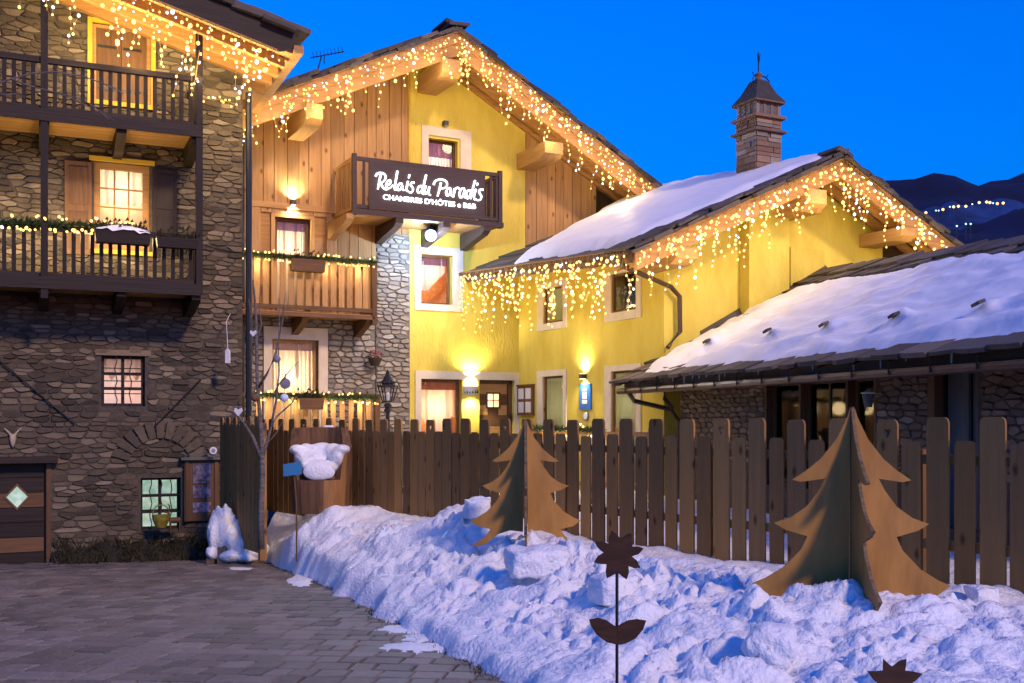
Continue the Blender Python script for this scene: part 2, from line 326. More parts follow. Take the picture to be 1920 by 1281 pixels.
def stone_poly(mb, poly, y, d, tilt=0.0):
    cx = sum(p[0] for p in poly) / len(poly); cz = sum(p[1] for p in poly) / len(poly); n = len(poly); b = len(mb.v)
    for p in poly: mb.v.append((p[0], y + .012, p[1]))
    for p in poly: mb.v.append((cx + (p[0] - cx) * .84, y - d + tilt * (p[1] - cz), cz + (p[1] - cz) * .8))
    for i in range(n):
        j = (i + 1) % n; mb.face([b + i, b + j, b + n + j, b + n + i])
    mb.face([b + n + i for i in range(n)])
def rubble(parent, fr, x0, x1, z0, z1, sx, sz, mat, holes=(), inside=None, y=0.0, maxp=300, joint=.012, depth=(.015, .05), clips=(), side=None):
    """irregular coursed rubble: one mesh object per stone for the largest in view, the rest joined"""
    rows = []; z = z0
    while z < z1 + sz:
        h = sz * U(.6, 1.5); row = []; x = x0 - sx * rnd()
        while x < x1 + sx:
            w = sx * random.choice((.45, .7, .9, 1.1, 1.6)) * U(.85, 1.15); row.append((x + w / 2 + U(-.1, .1) * w, z + h / 2 + U(-.22, .22) * h, w)); x += w
        rows.append(row); z += h
    k = sz / sx * 1.25; stones = []
    for r, row in enumerate(rows):
        near = [p for q in range(max(0, r - 2), min(len(rows), r + 3)) for p in rows[q]]
        for c in row:
            if not (x0 <= c[0] <= x1 and z0 <= c[1] <= z1): continue
            if any(h[0] - .01 < c[0] < h[1] + .01 and h[2] - .01 < c[1] < h[3] + .01 for h in holes): continue
            P = [(c[0] - sx * 1.3, c[1] - sz * 1.3), (c[0] + sx * 1.3, c[1] - sz * 1.3), (c[0] + sx * 1.3, c[1] + sz * 1.3), (c[0] - sx * 1.3, c[1] + sz * 1.3)]
            for q in near:
                if q is c or abs(q[0] - c[0]) > sx * 3: continue
                dx, dz = (q[0] - c[0]) * k, q[1] - c[1]; mx, mz = (q[0] + c[0]) / 2, (q[1] + c[1]) / 2
                P = clip_poly(P, dx * k, dz, dx * k * mx + dz * mz)
                if len(P) < 3: break
            if len(P) < 3: continue
            for b in ((1, 0, x1), (-1, 0, -x0), (0, 1, z1), (0, -1, -z0)) + tuple(clips):
                P = clip_poly(P, *b) if len(P) > 2 else P
            for h in holes:
                ds = (h[0] - c[0], c[0] - h[1], h[2] - c[1], c[1] - h[3]); m = max(range(4), key=lambda i: ds[i])
                P = clip_poly(P, *((1, 0, h[0]), (-1, 0, -h[1]), (0, 1, h[2]), (0, -1, -h[3]))[m]) if len(P) > 2 else P
            if len(P) < 3: continue
            mxx = sum(p[0] for p in P) / len(P); mzz = sum(p[1] for p in P) / len(P)
            if inside and not inside(mxx, mzz): continue
            Q = []
            for p in P:
                l = math.hypot(p[0] - mxx, p[1] - mzz); f = max(.3, 1 - joint / max(l, .01)) if l > .02 else .5
                Q.append((mxx + (p[0] - mxx) * f, mzz + (p[1] - mzz) * max(.3, 1 - joint / max(abs(p[1] - mzz), .03))))
            R = []
            for i in range(len(Q)):
                p, q = Q[i], Q[(i + 1) % len(Q)]
                k_ = U(.06, .24); R.append((p[0] * (1 - k_) + q[0] * k_, p[1] * (1 - k_) + q[1] * k_)); R.append((p[0] * k_ + q[0] * (1 - k_), p[1] * k_ + q[1] * (1 - k_)))
            ar = abs(sum(R[i][0] * R[(i + 1) % len(R)][1] - R[(i + 1) % len(R)][0] * R[i][1] for i in range(len(R)))) / 2
            if ar < .0012: continue
            if side: qx, qy = fr.pix(side, -mxx, mzz)
            else: qx, qy = fr.pix(mxx, y, mzz)
            vis = 1 if (-20 < qx < 1940 and -20 < qy < 1300) else .01
            stones.append((ar * vis, R, mxx, mzz))
    stones.sort(key=lambda s: -s[0])
    rest = MB()
    for i, (ar, R, mx, mz) in enumerate(stones):
        d = U(*depth); t = U(-.12, .12)
        if i < maxp:
            mb = MB(); stone_poly(mb, R, y, d, t); mb.build('stone', mat, parent, smooth=False, origin=(mx, y, mz))
        else:
            rest.cv = rnd(); stone_poly(rest, R, y, d, t)
    if rest.v: tag(rest.build('stone_filling', mat, parent), kind='stuff')
    return len(stones)
_unit = {}
def ubox(mat, bev=0):
    key = (mat.name,)
    if key not in _unit:
        mb = MB(); mb.box(-.5, .5, -.5, .5, 0, 1); _unit[key] = mb.mesh('bar', mat)
    return _unit[key]
def post(name, parent, mat, x, y, z0, z1, w, d): return link(name, ubox(mat), parent, (x, y, z0), (0, 0, 0), (w, d, z1 - z0))
def curtain_mesh(x0, x1, z0, z1, y, n=26, amp=.018, shape=None):
    mb = MB(); xs = [x0 + (x1 - x0) * i / n for i in range(n + 1)]; m = 6; ph = rnd() * 6
    base = []
    for j in range(m + 1):
        for i, x in enumerate(xs):
            t = i / n; lo = z0 if shape is None else z0 + (z1 - z0) * shape(t); z = z1 + (lo - z1) * j / m
            mb.v.append((x, y + amp * math.sin(t * 28 + ph + .4 * math.sin(j)) * (1 + .4 * math.sin(t * 9)), z))
    for j in range(m):
        for i in range(n): mb.face([j * (n + 1) + i, (j + 1) * (n + 1) + i, (j + 1) * (n + 1) + i + 1, j * (n + 1) + i + 1])
    return mb
ROOMS = {'room_o': ('wall_orange', (1, .72, .45), 12), 'room_w': ('wall_cream', (1, .8, .5), 12), 'room_p': ('wall_rose', (1, .75, .62), 13), 'room_fill': ('wall_cream', (1, .88, .6), 3.2)}  # last entry: unseen lamp added behind the sage curtains to brighten them
def window(parent, name, x0, x1, z0, z1, y, mats, cols=1, rows=1, glow=None, curtain=None, fw=.07, mun=.022, side_x=None, pane='pane', room_d=.35, t=.05, cy=.11, label=None, valance=None, cmat='curtain'):
    """a window set at depth y in its opening; own local frame so that it can stand in either wall"""
    w, h = x1 - x0, z1 - z0; mb = MB()
    mb.box(0, fw, 0, t, 0, h).box(w - fw, w, 0, t, 0, h).box(fw, w - fw, 0, t, 0, fw).box(fw, w - fw, 0, t, h - fw, h)
    iw, ih = w - 2 * fw, h - 2 * fw
    for c in range(1, cols): mb.box(fw + iw * c / cols - mun / 2, fw + iw * c / cols + mun / 2, .008, t - .012, fw, h - fw)
    for r in range(1, rows): mb.box(fw, w - fw, .011, t - .015, fw + ih * r / rows - mun / 2, fw + ih * r / rows + mun / 2)
    if side_x is None: loc, rot = (x0, y, z0), (0, 0, 0)
    else: loc, rot = (side_x + y, x1, z0), (0, 0, -math.pi / 2)         # x0..x1 are then depths along the side wall
    o = link(name, mb.mesh(name, mats), parent, loc, rot)
    if label: o['label'] = label
    pm = MB(); pm.box(mun * .5, iw / cols - mun * .5, t * .44, t * .56, mun * .5, ih / rows - mun * .5); me = pm.mesh('pane', M[pane])
    for c in range(cols):
        for r in range(rows): link('pane', me, o, (fw + iw * c / cols, 0, fw + ih * r / rows))
    if curtain:
        for sh, a, b in curtain:
            curtain_mesh(fw * .6 + iw * a, fw * .6 + iw * b + fw * .8, fw * .7, h - fw * .7, cy, shape=sh, amp=.018 if cy > .1 else .008).build('curtain', M[cmat], o, smooth=True)
    if valance: curtain_mesh(fw * .6, w - fw * .6, h - fw - valance, h - fw * .7, .085, amp=.008).build('valance', M['valance'], o, smooth=True)
    if glow in ROOMS:
        wall, lc, watt = ROOMS[glow]; rm = MB(); d = .75
        for q in ([(-.3, d, -.1), (w + .3, d, -.1), (w + .3, d, h + .2), (-.3, d, h + .2)], [(-.3, .06, -.1), (-.3, d, -.1), (-.3, d, h + .2), (-.3, .06, h + .2)], [(w + .3, .06, h + .2), (w + .3, d, h + .2), (w + .3, d, -.1), (w + .3, .06, -.1)], [(-.3, .06, -.1), (w + .3, .06, -.1), (w + .3, d, -.1), (-.3, d, -.1)], [(-.3, d, h + .2), (w + .3, d, h + .2), (w + .3, .06, h + .2), (-.3, .06, h + .2)]): rm.poly(q)
        rm.build('room_walls', M[wall], o)
        l = bpy.data.lights.new('room_lamp', 'POINT'); l.energy = watt * math.sqrt(w * h); l.color = lc; l.shadow_soft_size = .08
        lo = bpy.data.objects.new('room_lamp', l); COL.objects.link(lo); lo.parent = o; lo.location = (w * .5, .48, h * .72)
    elif glow:
        rm = MB(); d = room_d; rm.poly([(-.02, d, -.02), (w + .02, d, -.02), (w + .02, d, h + .02), (-.02, d, h + .02)]); rm.build('lit_room', M[glow], o)
        sh = MB()
        for q in ([(0, .05, 0), (0, d, 0), (0, d, h), (0, .05, h)], [(w, .05, h), (w, d, h), (w, d, 0), (w, .05, 0)], [(0, .05, 0), (w, .05, 0), (w, d, 0), (0, d, 0)], [(0, d, h), (w, d, h), (w, .05, h), (0, .05, h)]): sh.poly(q)
        sh.build('room_reveal', M['board_x'], o)
    else:
        rm = MB(); d = room_d
        for q in ([(0, d, 0), (w, d, 0), (w, d, h), (0, d, h)], [(0, .05, 0), (0, d, 0), (0, d, h), (0, .05, h)], [(w, .05, h), (w, d, h), (w, d, 0), (w, .05, 0)], [(0, .05, 0), (w, .05, 0), (w, d, 0), (0, d, 0)], [(0, d, h), (w, d, h), (w, .05, h), (0, .05, h)]): rm.poly(q)
        rm.build('dark_room', M['dark_room'], o)
    return o
def surround(parent, x0, x1, z0, z1, ix0, ix1, iz0, iz1, mat, proud=.025, y=0.0, side_x=None, bottom=True, name='window_surround'):
    mb = MB(); a, b = y - proud, y + .004
    mb.box(x0, ix0, a, b, z0, z1).box(ix1, x1, a, b, z0, z1).box(ix0, ix1, a, b, iz1, z1)
    if bottom and iz0 > z0: mb.box(ix0, ix1, a - .006, b, z0, iz0)
    if side_x is not None:
        mb.v = [(side_x + v[1], -v[0], v[2]) for v in mb.v]
    return mb.build(name, mat, parent)
def slab_mesh(w, d, t, mat):
    mb = MB(); q = [(-.5, -.5), (U(-.2, .2), -.5 + U(-.05, .05)), (.5, -.5), (.5 + U(-.06, .06), U(-.1, .2)), (.5, .5), (-.5, .5), (-.5 + U(-.06, .06), U(-.1, .2))]
    q = [(a + U(-.04, .04), b + U(-.04, .04)) for a, b in q]
    mb.prism([(a * w, b * d, 0) for a, b in q], (0, 0, t)); return mb.mesh('slab', mat)
SLABS = [slab_mesh(1, 1, 1, M['slate']) for _ in range(8)]
def slab(parent, P, ux, vy, w, d, t, name='slab'):
    """a stone slab lying at P with its width along ux and depth along vy"""
    ux = Vector(ux).normalized(); vy = Vector(vy); vy = (vy - ux * vy.dot(ux)).normalized(); nz = ux.cross(vy)
    m = Matrix((ux, vy, nz)).transposed().to_4x4()
    o = bpy.data.objects.new(name, random.choice(SLABS)); COL.objects.link(o); o.parent = parent
    o.matrix_basis = Matrix.Translation(P) @ m @ Matrix.Diagonal((w, d, t, 1)); return o
def rake_slabs(parent, p, q, back, n, t=(.05, .09), over=.1, depth=.55, lift=0.0):
    """two layers of slab edges along a roof verge from p to q"""
    p, q, back = Vector(p), Vector(q), Vector(back).normalized(); d = (q - p) / n
    nz = d.cross(back).normalized(); nz = nz if nz.z > 0 else -nz
    for l in range(2):
        for i in range(n + (l == 1)):
            P = p + d * (i + .5 - .5 * l) + back * (depth / 2 - over + U(-.05, .05) + .05 * l) + nz * (lift + l * .065)
            slab(parent, P, d + nz * d.length * U(.0, .06), back + nz * U(-.04, .04), d.length * U(.95, 1.12), depth * U(.9, 1.1), U(*t))
def ball(r, n, mat, name='bulb'):
    import bmesh
    bm = bmesh.new(); bmesh.ops.create_icosphere(bm, subdivisions=n, radius=r); me = bpy.data.meshes.new(name); bm.to_mesh(me); bm.free(); me.materials.append(mat); me.polygons.foreach_set('use_smooth', [True] * len(me.polygons)); return me
BULB = ball(.0215, 1, M['bulb']); BULBC = ball(.0215, 1, M['bulb_c'])
def string_light(parent, loc, w):
    l = bpy.data.lights.new('string_light', 'POINT'); l.energy = w; l.color = (1, .74, .37); l.shadow_soft_size = .15
    o = bpy.data.objects.new('string_light', l); COL.objects.link(o); o.parent = parent; o.location = loc; return o
def icicles(name, label, pts, step=.15, lmin=.12, lmax=.7, gap=.12, group='icicle light strings along the eaves', watt=15, cool=.2, off=(0, -.42, -.74), dens=1.0, sc=1.0, pattern=None):
    pts = [Vector(p) for p in pts]; o = thing(name, label, 'string lights', pts[0], 0, group); base = pts[0]
    wire = MB(); wire.tube([p - base for p in pts], .008, 5); L = [0]
    for a, b in zip(pts, pts[1:]): L.append(L[-1] + (b - a).length)
    s = step * .4; k = 0; pat = [.3, .65, .45, .85, .35, .55, 1.0, .4]
    while s < L[-1]:
        i = max(j for j in range(len(L)) if L[j] <= s); i = min(i, len(pts) - 2); t = (s - L[i]) / (L[i + 1] - L[i]); P = pts[i].lerp(pts[i + 1], t) - base
        ln = lmin + (lmax - lmin) * (rnd() ** 1.5 if rnd() < .8 else U(.7, 1.1)); k += 1
        n = max(1, round(ln / gap)); q = P.copy(); st = [P.copy()]
        sway = U(-.3, .3); 
        for j in range(n):
            q = q + Vector((sway * gap + U(-.05, .05), U(-.04, .04), -gap * U(.55, 1.45))); st.append(q.copy())
            if rnd() < dens:
                f = sc * (U(.6, 1.15) if rnd() < .85 else U(1.2, 1.6)); link('bulb', BULBC if rnd() < cool else BULB, o, q, (0, 0, 0), (f, f, f * 1.2))
        wire.tube(st, .0045, 3, cap=False); s += step * U(.7, 1.3)
    wire.build('wire', M['beam'], o)
    n = max(1, round(L[-1] / .9))
    for i in range(n):
        s = L[-1] * (i + .5) / n; k = max(j for j in range(len(L) - 1) if L[j] <= s); p = pts[k].lerp(pts[k + 1], (s - L[k]) / (L[k + 1] - L[k])) - base
        string_light(o, p + Vector(off), watt * L[-1] / n)
    return o
def garland(name, label, pts, nb, group='fir garlands on the balconies', rad=.1, nn=900, sc=1.0, watt=9, off=(0, -.08, -.2)):
    pts = [Vector(p) for p in pts]; base = pts[0]; o = thing(name, label, 'garland', base, 0, group); mb = MB()
    tot = sum((b - a).length for a, b in zip(pts, pts[1:]))
    def pt(t):
        s = t * tot
        for a, b in zip(pts, pts[1:]):
            l = (b - a).length
            if s <= l: return a.lerp(b, s / l) - base
            s -= l
        return pts[-1] - base
    for i in range(int(nn * tot)):
        p = pt(rnd()); d = Vector((U(-1, 1), U(-1, 1), U(-1, 1))).normalized(); l = rad * U(.7, 1.35); e = Vector((U(-1, 1), U(-1, 1), U(-1, 1))).cross(d).normalized() * .011
        s0 = p + d * rad * .1; mb.cv = rnd(); mb.poly([s0 - e, s0 + e, s0 + d * l])
    mb.tube([p - base for p in pts], .02, 5); tag(mb.build('fir_sprigs', M['needle'], o), kind='stuff')
    for i in range(nb):
        p = pt((i + U(.1, .9)) / nb); f = sc * U(.8, 1.2); lowr = rnd() < .6
        link('bulb', BULBC if rnd() < .06 else BULB, o, p + Vector((U(-.03, .03), U(-.1, -.02), (-rad * U(.8, 1.3) if lowr else rad * U(.4, 1.0)))), (0, 0, 0), (f, f, f))
    m = max(1, round(tot / .7))
    for i in range(m): string_light(o, pt((i + .5) / m) + Vector(off), watt * tot / m)
    return o
def flower_box(name, label, P, rz, w, h, d, mat, snow=False, plants='twig', group=None):
    o = thing(name, label, 'flower box', P, rz, group); mb = MB()
    mb.hexa([(-w / 2 + .02, -d / 2 + .015, 0), (w / 2 - .02, -d / 2 + .015, 0), (w / 2 - .02, d / 2 - .015, 0), (-w / 2 + .02, d / 2 - .015, 0), (-w / 2, -d / 2, h), (w / 2, -d / 2, h), (w / 2, d / 2, h), (-w / 2, d / 2, h)])
    mb.build('trough', mat, o); pl = MB()
    for i in range(60):
        p = Vector((U(-w * .45, w * .45), U(-d * .3, d * .3), h * .9)); q = p + Vector((U(-.12, .12), U(-.12, .06), U(.05, .2))); pl.cv = rnd(); e = Vector((U(-1, 1), U(-1, 1), 0)).normalized() * .012; pl.poly([p - e, p + e, q])
        if i % 3 == 0: c = q; pl.poly([c + Vector((-.03, 0, -.02)), c + Vector((.03, .01, -.01)), c + Vector((.01, -.01, .035))])
    tag(pl.build('dry_plants', M['grassdry'] if plants == 'twig' else M['red'], o), kind='stuff')
    if snow:
        sb = MB(); n = 10
        for i in range(n + 1):
            for j in range(5): sb.v.append((-w * .48 + w * .96 * i / n, -d * .62 + d * 1.2 * j / 4, h + .09 * math.sin(math.pi * (i + .3) / (n + .6)) * math.sin(math.pi * (j + .5) / 5) - (.07 if j == 0 else 0) * rnd()))
        for i in range(n):
            for j in range(4): sb.face([i * 5 + j, (i + 1) * 5 + j, (i + 1) * 5 + j + 1, i * 5 + j + 1])
        sb.build('snow_cap', M['snow_soft'], o, smooth=True)
    return o
# ================================================================ GROUND, HILLS
FL = Fr(-4.537, 17.97, .912, .411, -.62)      # old stone house on the left
FM = Fr(-2.185, 23.0, .887, .462, .4)         # chalet with the sign
FW = Fr(2.744, 19.25, .887, .462, .4)         # yellow wing, origin at its near corner
FS = Fr(2.0, 18.9, .274, -.962, .35)          # low stone house on the right, origin at the far end of its eave
mb = MB()
ys = [-30, -10, 0, 4, 7, 9, 11, 13, 15, 17, 19, 21, 24, 30, 45, 80, 160, 400, 1500]
for y in ys:
    for x in (-900, -60, -20, 20, 60, 900): mb.v.append((x, y, gz(y) - .06))
for j in range(len(ys) - 1):
    for i in range(5): b = j * 6 + i; mb.face([b, b + 1, b + 7, b + 6])
tag(mb.build('ground', M['earth']), kind='structure')
def hill(name, prof, y, depth, mat, zb=-20, sd=1):
    """a ridge whose crest passes the given (pixel x, pixel y) points, with slopes before and behind"""
    mb = MB(); n = 200; m = 34; px0, px1 = prof[0][0], prof[-1][0]
    xs = np.linspace(px0, px1, n); cy = np.interp(xs, [p[0] for p in prof], [p[1] for p in prof])
    for j in range(m):
        t = j / (m - 1)
        for i in range(n):
            X = (xs[i] - CX) / F * y; zc = 1.75 + (CY - cy[i]) / F * y; Y = y + (t - .6) * depth * 1.6
            s = math.sin(min(t / .6, 1) * math.pi / 2) if t <= .6 else math.cos((t - .6) / .4 * math.pi / 2 * .8)
            bump = float(pn(X * 22 / y, Y * 22 / y, sd)) * y * .012 + float(pn(X * 90 / y, Y * 60 / y, sd + 1)) * y * .004 + float(pn(X * 420 / y, Y * 300 / y, sd + 2)) * y * .0016
            mb.v.append((X, Y, zb + (zc - zb) * s + bump * (.4 + .6 * (1 - abs(t - .6)))))
    for j in range(m - 1):
        for i in range(n - 1): b = j * n + i; mb.face([b, b + 1, b + n + 1, b + n])
    return tag(mb.build(name, mat, smooth=True), kind='structure')
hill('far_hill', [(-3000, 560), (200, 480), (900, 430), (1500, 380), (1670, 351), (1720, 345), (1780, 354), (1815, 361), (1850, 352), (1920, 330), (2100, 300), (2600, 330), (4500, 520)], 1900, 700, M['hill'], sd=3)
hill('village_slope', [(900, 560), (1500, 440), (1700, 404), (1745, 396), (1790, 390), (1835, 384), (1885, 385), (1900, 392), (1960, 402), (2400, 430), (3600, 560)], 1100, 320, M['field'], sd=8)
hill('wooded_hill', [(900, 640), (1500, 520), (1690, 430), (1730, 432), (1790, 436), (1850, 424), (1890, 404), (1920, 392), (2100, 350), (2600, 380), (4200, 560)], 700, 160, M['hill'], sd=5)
def hill_lamp(px, py, Y, mat, r, label, grp):
    P = at(px, py, Y); o = thing('street_lamp', label, 'street lamp', P - Vector((0, 0, 6)), 0, grp)
    key = (mat.name, r)
    if key not in _unit: _unit[key] = ball(r, 1, mat, 'globe'); q = MB(); q.tube([(0, 0, -4), (0, 0, 6)], .15, 5); _unit[(key, 1)] = q.mesh('pole', M['metal'])
    link('globe', _unit[key], o, (0, 0, 6)); link('pole', _unit[(key, 1)], o)
ORD = 'first second third fourth fifth sixth seventh eighth ninth tenth'.split()
for k, (px, py) in enumerate(((1736, 399), (1768, 393), (1788, 388), (1797, 387), (1811, 387), (1836, 380), (1850, 379), (1856, 380), (1870, 382), (1881, 381))):
    hill_lamp(px, py, 980, M['lamp_o'], 1.35, ORD[k] + ' amber lamp from the left in the row on the far hillside', 'amber lamps on the far hillside')
for k, (px, py) in enumerate(((1755, 395), (1760, 395), (1781, 388), (1823, 383), (1862, 381))):
    hill_lamp(px, py, 980, M['lamp_c'], .8, ORD[k] + ' small white lamp from the left among the amber hillside lamps', 'white lamps on the far hillside')
for k, (px, py) in enumerate(((1794, 424), (1811, 420), (1820, 420))):
    hill_lamp(px, py, 640, M['lamp_c'], .6, ORD[k] + ' cyan lamp from the left in the dark below the amber row', 'cyan lamps low on the hill')

# ================================================================ OLD STONE HOUSE (left)
HL = thing_fr('stone_house', 'old three storey rubble stone house with two dark wooden balconies', 'house', FL)
def lx(px, py=700, y=0.0): return FL.fy(px, py, y)[0]
def lz(px, py, y=0.0): return FL.fy(px, py, y)[1]
a_ = FL.fy(440, 64, -1.4); b_ = FL.fy(562, 114, -1.4); LS = (b_[1] - a_[1]) / (b_[0] - a_[0]); LXE = FL.fy(552, 112, -1.4)[0]
def lroof(x): return a_[1] + LS * (x - a_[0])
lclip = (-LS, 1, a_[1] - LS * a_[0] + .05)
holes = [(lx(173, 120), lx(283, 120), lz(228, 193), lz(228, 50)), (lx(176, 390), lx(281, 390), lz(228, 470), lz(228, 306)), (lx(190), lx(272), lz(230, 762), lz(230, 667)),
         (lx(264, 940), lx(340, 940), lz(300, 994), lz(300, 896)), (lx(-60, 960), lx(86, 960), -.4, lz(50, 868))]
mb = MB(); facade(mb, -9.5, 0, -.4, 9.6, holes, [lclip], 0, .3); mb.box(-.3, -.004, .02, 6, -.4, lroof(0) - .1).box(-9.5, -9.3, .02, 6, -.4, 7)
wl = mb.build('wall', M['mortar'], HL)
print('L stones', rubble(wl, FL, -5.6, 0, -.15, lroof(-4) + .3, .28, .08, M['stone'], [(h[0] - .03, h[1] + .03, h[2] - .03, h[3] + .03) for h in holes], None, 0, 300, .0035, (.004, .034), [lclip]))
# corner stones seen at the end of the wall are the same rubble; roof
mb = MB(); x0 = -9.6
mb.prism([(x0, -1.4, lroof(x0) + .06), (LXE, -1.4, lroof(LXE) + .06), (LXE, -1.4, lroof(LXE) + .2), (x0, -1.4, lroof(x0) + .2)], (0, 7, 0))
rf = mb.build('roof', M['board'], HL)
mb = MB(); mb.prism([(x0, -1.47, lroof(x0)), (LXE - .25, -1.47, lroof(LXE - .25)), (LXE - .02, -1.47, lroof(LXE) + .12), (LXE, -1.47, lroof(LXE) + .36), (x0, -1.47, lroof(x0) + .36)], (0, .066, 0)); mb.build('barge_board', M['dark_x'], rf)
for i in range(6):
    y = -1.15 + i * .5 if i < 3 else .4 + (i - 3) * 1.2
    mb = MB(); mb.prism([(x0, y, lroof(x0) - .1), (LXE - .1, y, lroof(LXE - .1) - .1), (LXE - .1, y, lroof(LXE - .1) + .056), (x0, y, lroof(x0) + .056)], (0, .12, 0)); mb.build('rafter', M['beam'], rf)
rake_slabs(rf, (-4.6, -1.4, lroof(-4.6) + .37), (LXE - .02, -1.4, lroof(LXE - .02) + .37), (0, 1, 0), 11, over=.14, depth=.7)
mb = MB(); mb.bar((LXE + .05, -1.5, lroof(LXE) + .12), (LXE + .05, 5.5, lroof(LXE) + .12), .15, .12); mb.build('gutter', M['board_x'], rf)
mb = MB(); mb.tube([(.08, -.12, lroof(0) - .4), (.08, -.12, -.4)], .055, 8); mb.build('downpipe', M['metal'], HL)
# balconies
PXB = [8, 26, 45, 62, 103, 121, 138, 155, 173, 190, 207, 224, 241, 257, 273, 290, 307, 324, 340, 357]
yb = -1.0
bx1 = lx(376, 240, yb) ; bal_x = [lx(p, 300, yb + .05) for p in PXB]
bal_x = [bal_x[0] - .165 * k for k in range(6, 0, -1)] + bal_x
def l_balcony(zr, zb, zf, joists):
    mb = MB(); mb.box(-7, bx1, yb - .05, -.004, zf, zf + .06); mb.box(-7, bx1, yb - .09, yb - .052, zf - .1, zf + .075)
    o = mb.build('balcony', M['dark_x'], HL); o['label'] = 'dark wooden balcony with square balusters'
    q = MB(); q.box(-7, bx1, yb, yb + .08, zr - .085, zr); q.build('handrail', M['dark_x'], o)
    q = MB(); q.box(-7, bx1, yb + .005, yb + .07, zb - .04, zb + .035); q.build('bottom_rail', M['dark_x'], o)
    q = MB(); q.box(bx1 - .08, bx1, yb + .084, -.01, zr - .085, zr).box(bx1 - .075, bx1, yb + .084, -.01, zb - .04, zb + .035); q.build('side_rail', M['dark_x'], o)
    for x in bal_x: post('baluster', o, M['dark'], x, yb + .04, zb + .035, zr - .085, .058, .045)
    for i in range(5): post('baluster', o, M['dark'], bx1 - .04, yb + .24 + i * .155, zb + .035, zr - .085, .045, .058)
    q = MB()
    for k in range(5): q = MB(); q.box(-7, bx1 - .01, -.98 + k * .194, -.98 + k * .194 + .185, zf - .045, zf - .003); q.build('floor_board', M['beam'], o)
    for x in joists:
        q = MB(); q.prism([(x - .07, yb - .02, zf - .05), (x - .07, -.01, zf - .05), (x - .07, -.01, zf - .34), (x - .07, -.45, zf - .3), (x - .07, yb + .1, zf - .2), (x - .07, yb - .02, zf - .16)], (.14, 0, 0)); q.build('bracket', M['dark'], o)
    return o
jx = [lx(-140, 250, yb), lx(83, 250, yb), lx(228, 250, yb), lx(368, 250, yb)]
zr1 = (lz(370, 142, yb) + lz(0, 97, yb)) / 2; zb1 = (lz(370, 232, yb) + lz(0, 195, yb)) / 2; zf1 = (lz(375, 243, yb) + lz(0, 212, yb)) / 2
zr2 = lz(330, 438, yb); zb2 = (lz(370, 526, yb) + lz(0, 515, yb)) / 2; zf2 = (lz(375, 541, yb) + lz(0, 528, yb)) / 2
l_balcony(zr1, zb1, zf1, jx); l_balcony(zr2, zb2, zf2, jx)
for px, zt, zb_ in ((83, lroof(lx(83, 50, yb)) - .05, lz(83, 560, yb)), (373, lroof(lx(373, 90, yb)) - .05, lz(373, 552, yb))):
    x = lx(px, 300, yb); post('post', HL, M['dark'], x, yb - .02, zb_, zt, .1, .1)
# upper shuttered window, middle lit window with open shutters, small lit windows, cellar door
def l_trim(x0, x1, z0, z1, sides=True, w=.07):
    q = MB(); q.box(x0 - w, x1 + w, -.05, .004, z1, z1 + w)
    q.box(x0 - w, x1 + w, -.05, .004, z0 - w, z0)
    if sides: q.box(x0 - w, x0, -.05, .004, z0, z1).box(x1, x1 + w, -.05, .004, z0, z1)
    return q.build('painted_trim', M['yel_paint'], HL)
def shutter(x0, x1, z0, z1, y, mat, panels=1, lab=None):
    q = MB(); q.box(x0, x1, y, y + .035, z0, z1); o = q.build('shutter', mat, HL); w = x1 - x0; h = (z1 - z0)
    for k in range(2):
        a, b = z0 + h * (.06 + .48 * k), z0 + h * (.46 + .48 * k); q = MB(); q.box(x0 + w * .16, x1 - w * .16, y - .012, y + .002, a, b); q.build('panel', mat, o)
    if lab: o['label'] = lab
h = holes[0]; l_trim(*h); xm = (h[0] + h[1]) / 2
for a, b in ((h[0] + .06, xm - .004), (xm + .004, h[1] - .06)):
    q = MB(); q.box(a, b, .08, .115, h[2], h[3] - .05); o = q.build('shutter', M['brown'], HL); o['label'] = 'closed brown shutter'; q = MB()
    for z in (h[2] + .2, h[3] - .35): q.box(a + .02, a + .3, .068, .082, z, z + .04)
    q.build('hinge', M['metal'], o)
q = MB(); q.box(h[0], h[0] + .06, .04, .12, h[2], h[3]).box(h[1] - .06, h[1], .04, .12, h[2], h[3]).box(h[0] + .06, h[1] - .06, .04, .12, h[3] - .05, h[3]); q.build('window_frame', M['beam'], HL)
h = holes[1]; l_trim(*h, sides=False)
window(HL, 'window', h[0], h[1], h[2], h[3], .1, M['beam'], 3, 4, 'room_w', [(lambda t: .55, 0, 1)], .1, .025, label='lit three column window between open shutters')
shutter(lx(121, 370), lx(172, 370), lz(150, 478), lz(150, 304), -.05, M['brown'], lab='open brown shutter, warm lit'); shutter(lx(286, 370), lx(331, 370), lz(310, 480), lz(310, 320), -.05, M['dark'], lab='open dark shutter')
h = holes[2]; window(HL, 'window', h[0], h[1], h[2], h[3], .12, M['dark'], 2, 3, 'room_pk', [(lambda t: .62 + .1 * math.sin(t * 20), 0, 1)], .05, .05, label='small pink lit casement behind a wrought iron grille')
def grille(x0, x1, z0, z1, y, nv, nh):
    q = MB()
    for i in range(nv):
        x = x0 + (x1 - x0) * (i + 1) / (nv + 1); q.tube([(x + .02 * math.sin(k * 1.9 + i), y, z0 + (z1 - z0) * k / 8) for k in range(9)], .009, 5)
    for i in range(nh):
        z = z0 + (z1 - z0) * (i + 1) / (nh + 1); q.tube([(x0, y - .012, z), (x1, y - .012, z)], .008, 5)
    q.build('iron_grille', M['metal'], HL)
grille(h[0], h[1], h[2], h[3], .03, 2, 3)
q = MB(); q.box(h[0] - .09, h[1] + .09, -.03, .05, h[3], h[3] + .09); q.build('lintel', M['stone3'], HL)
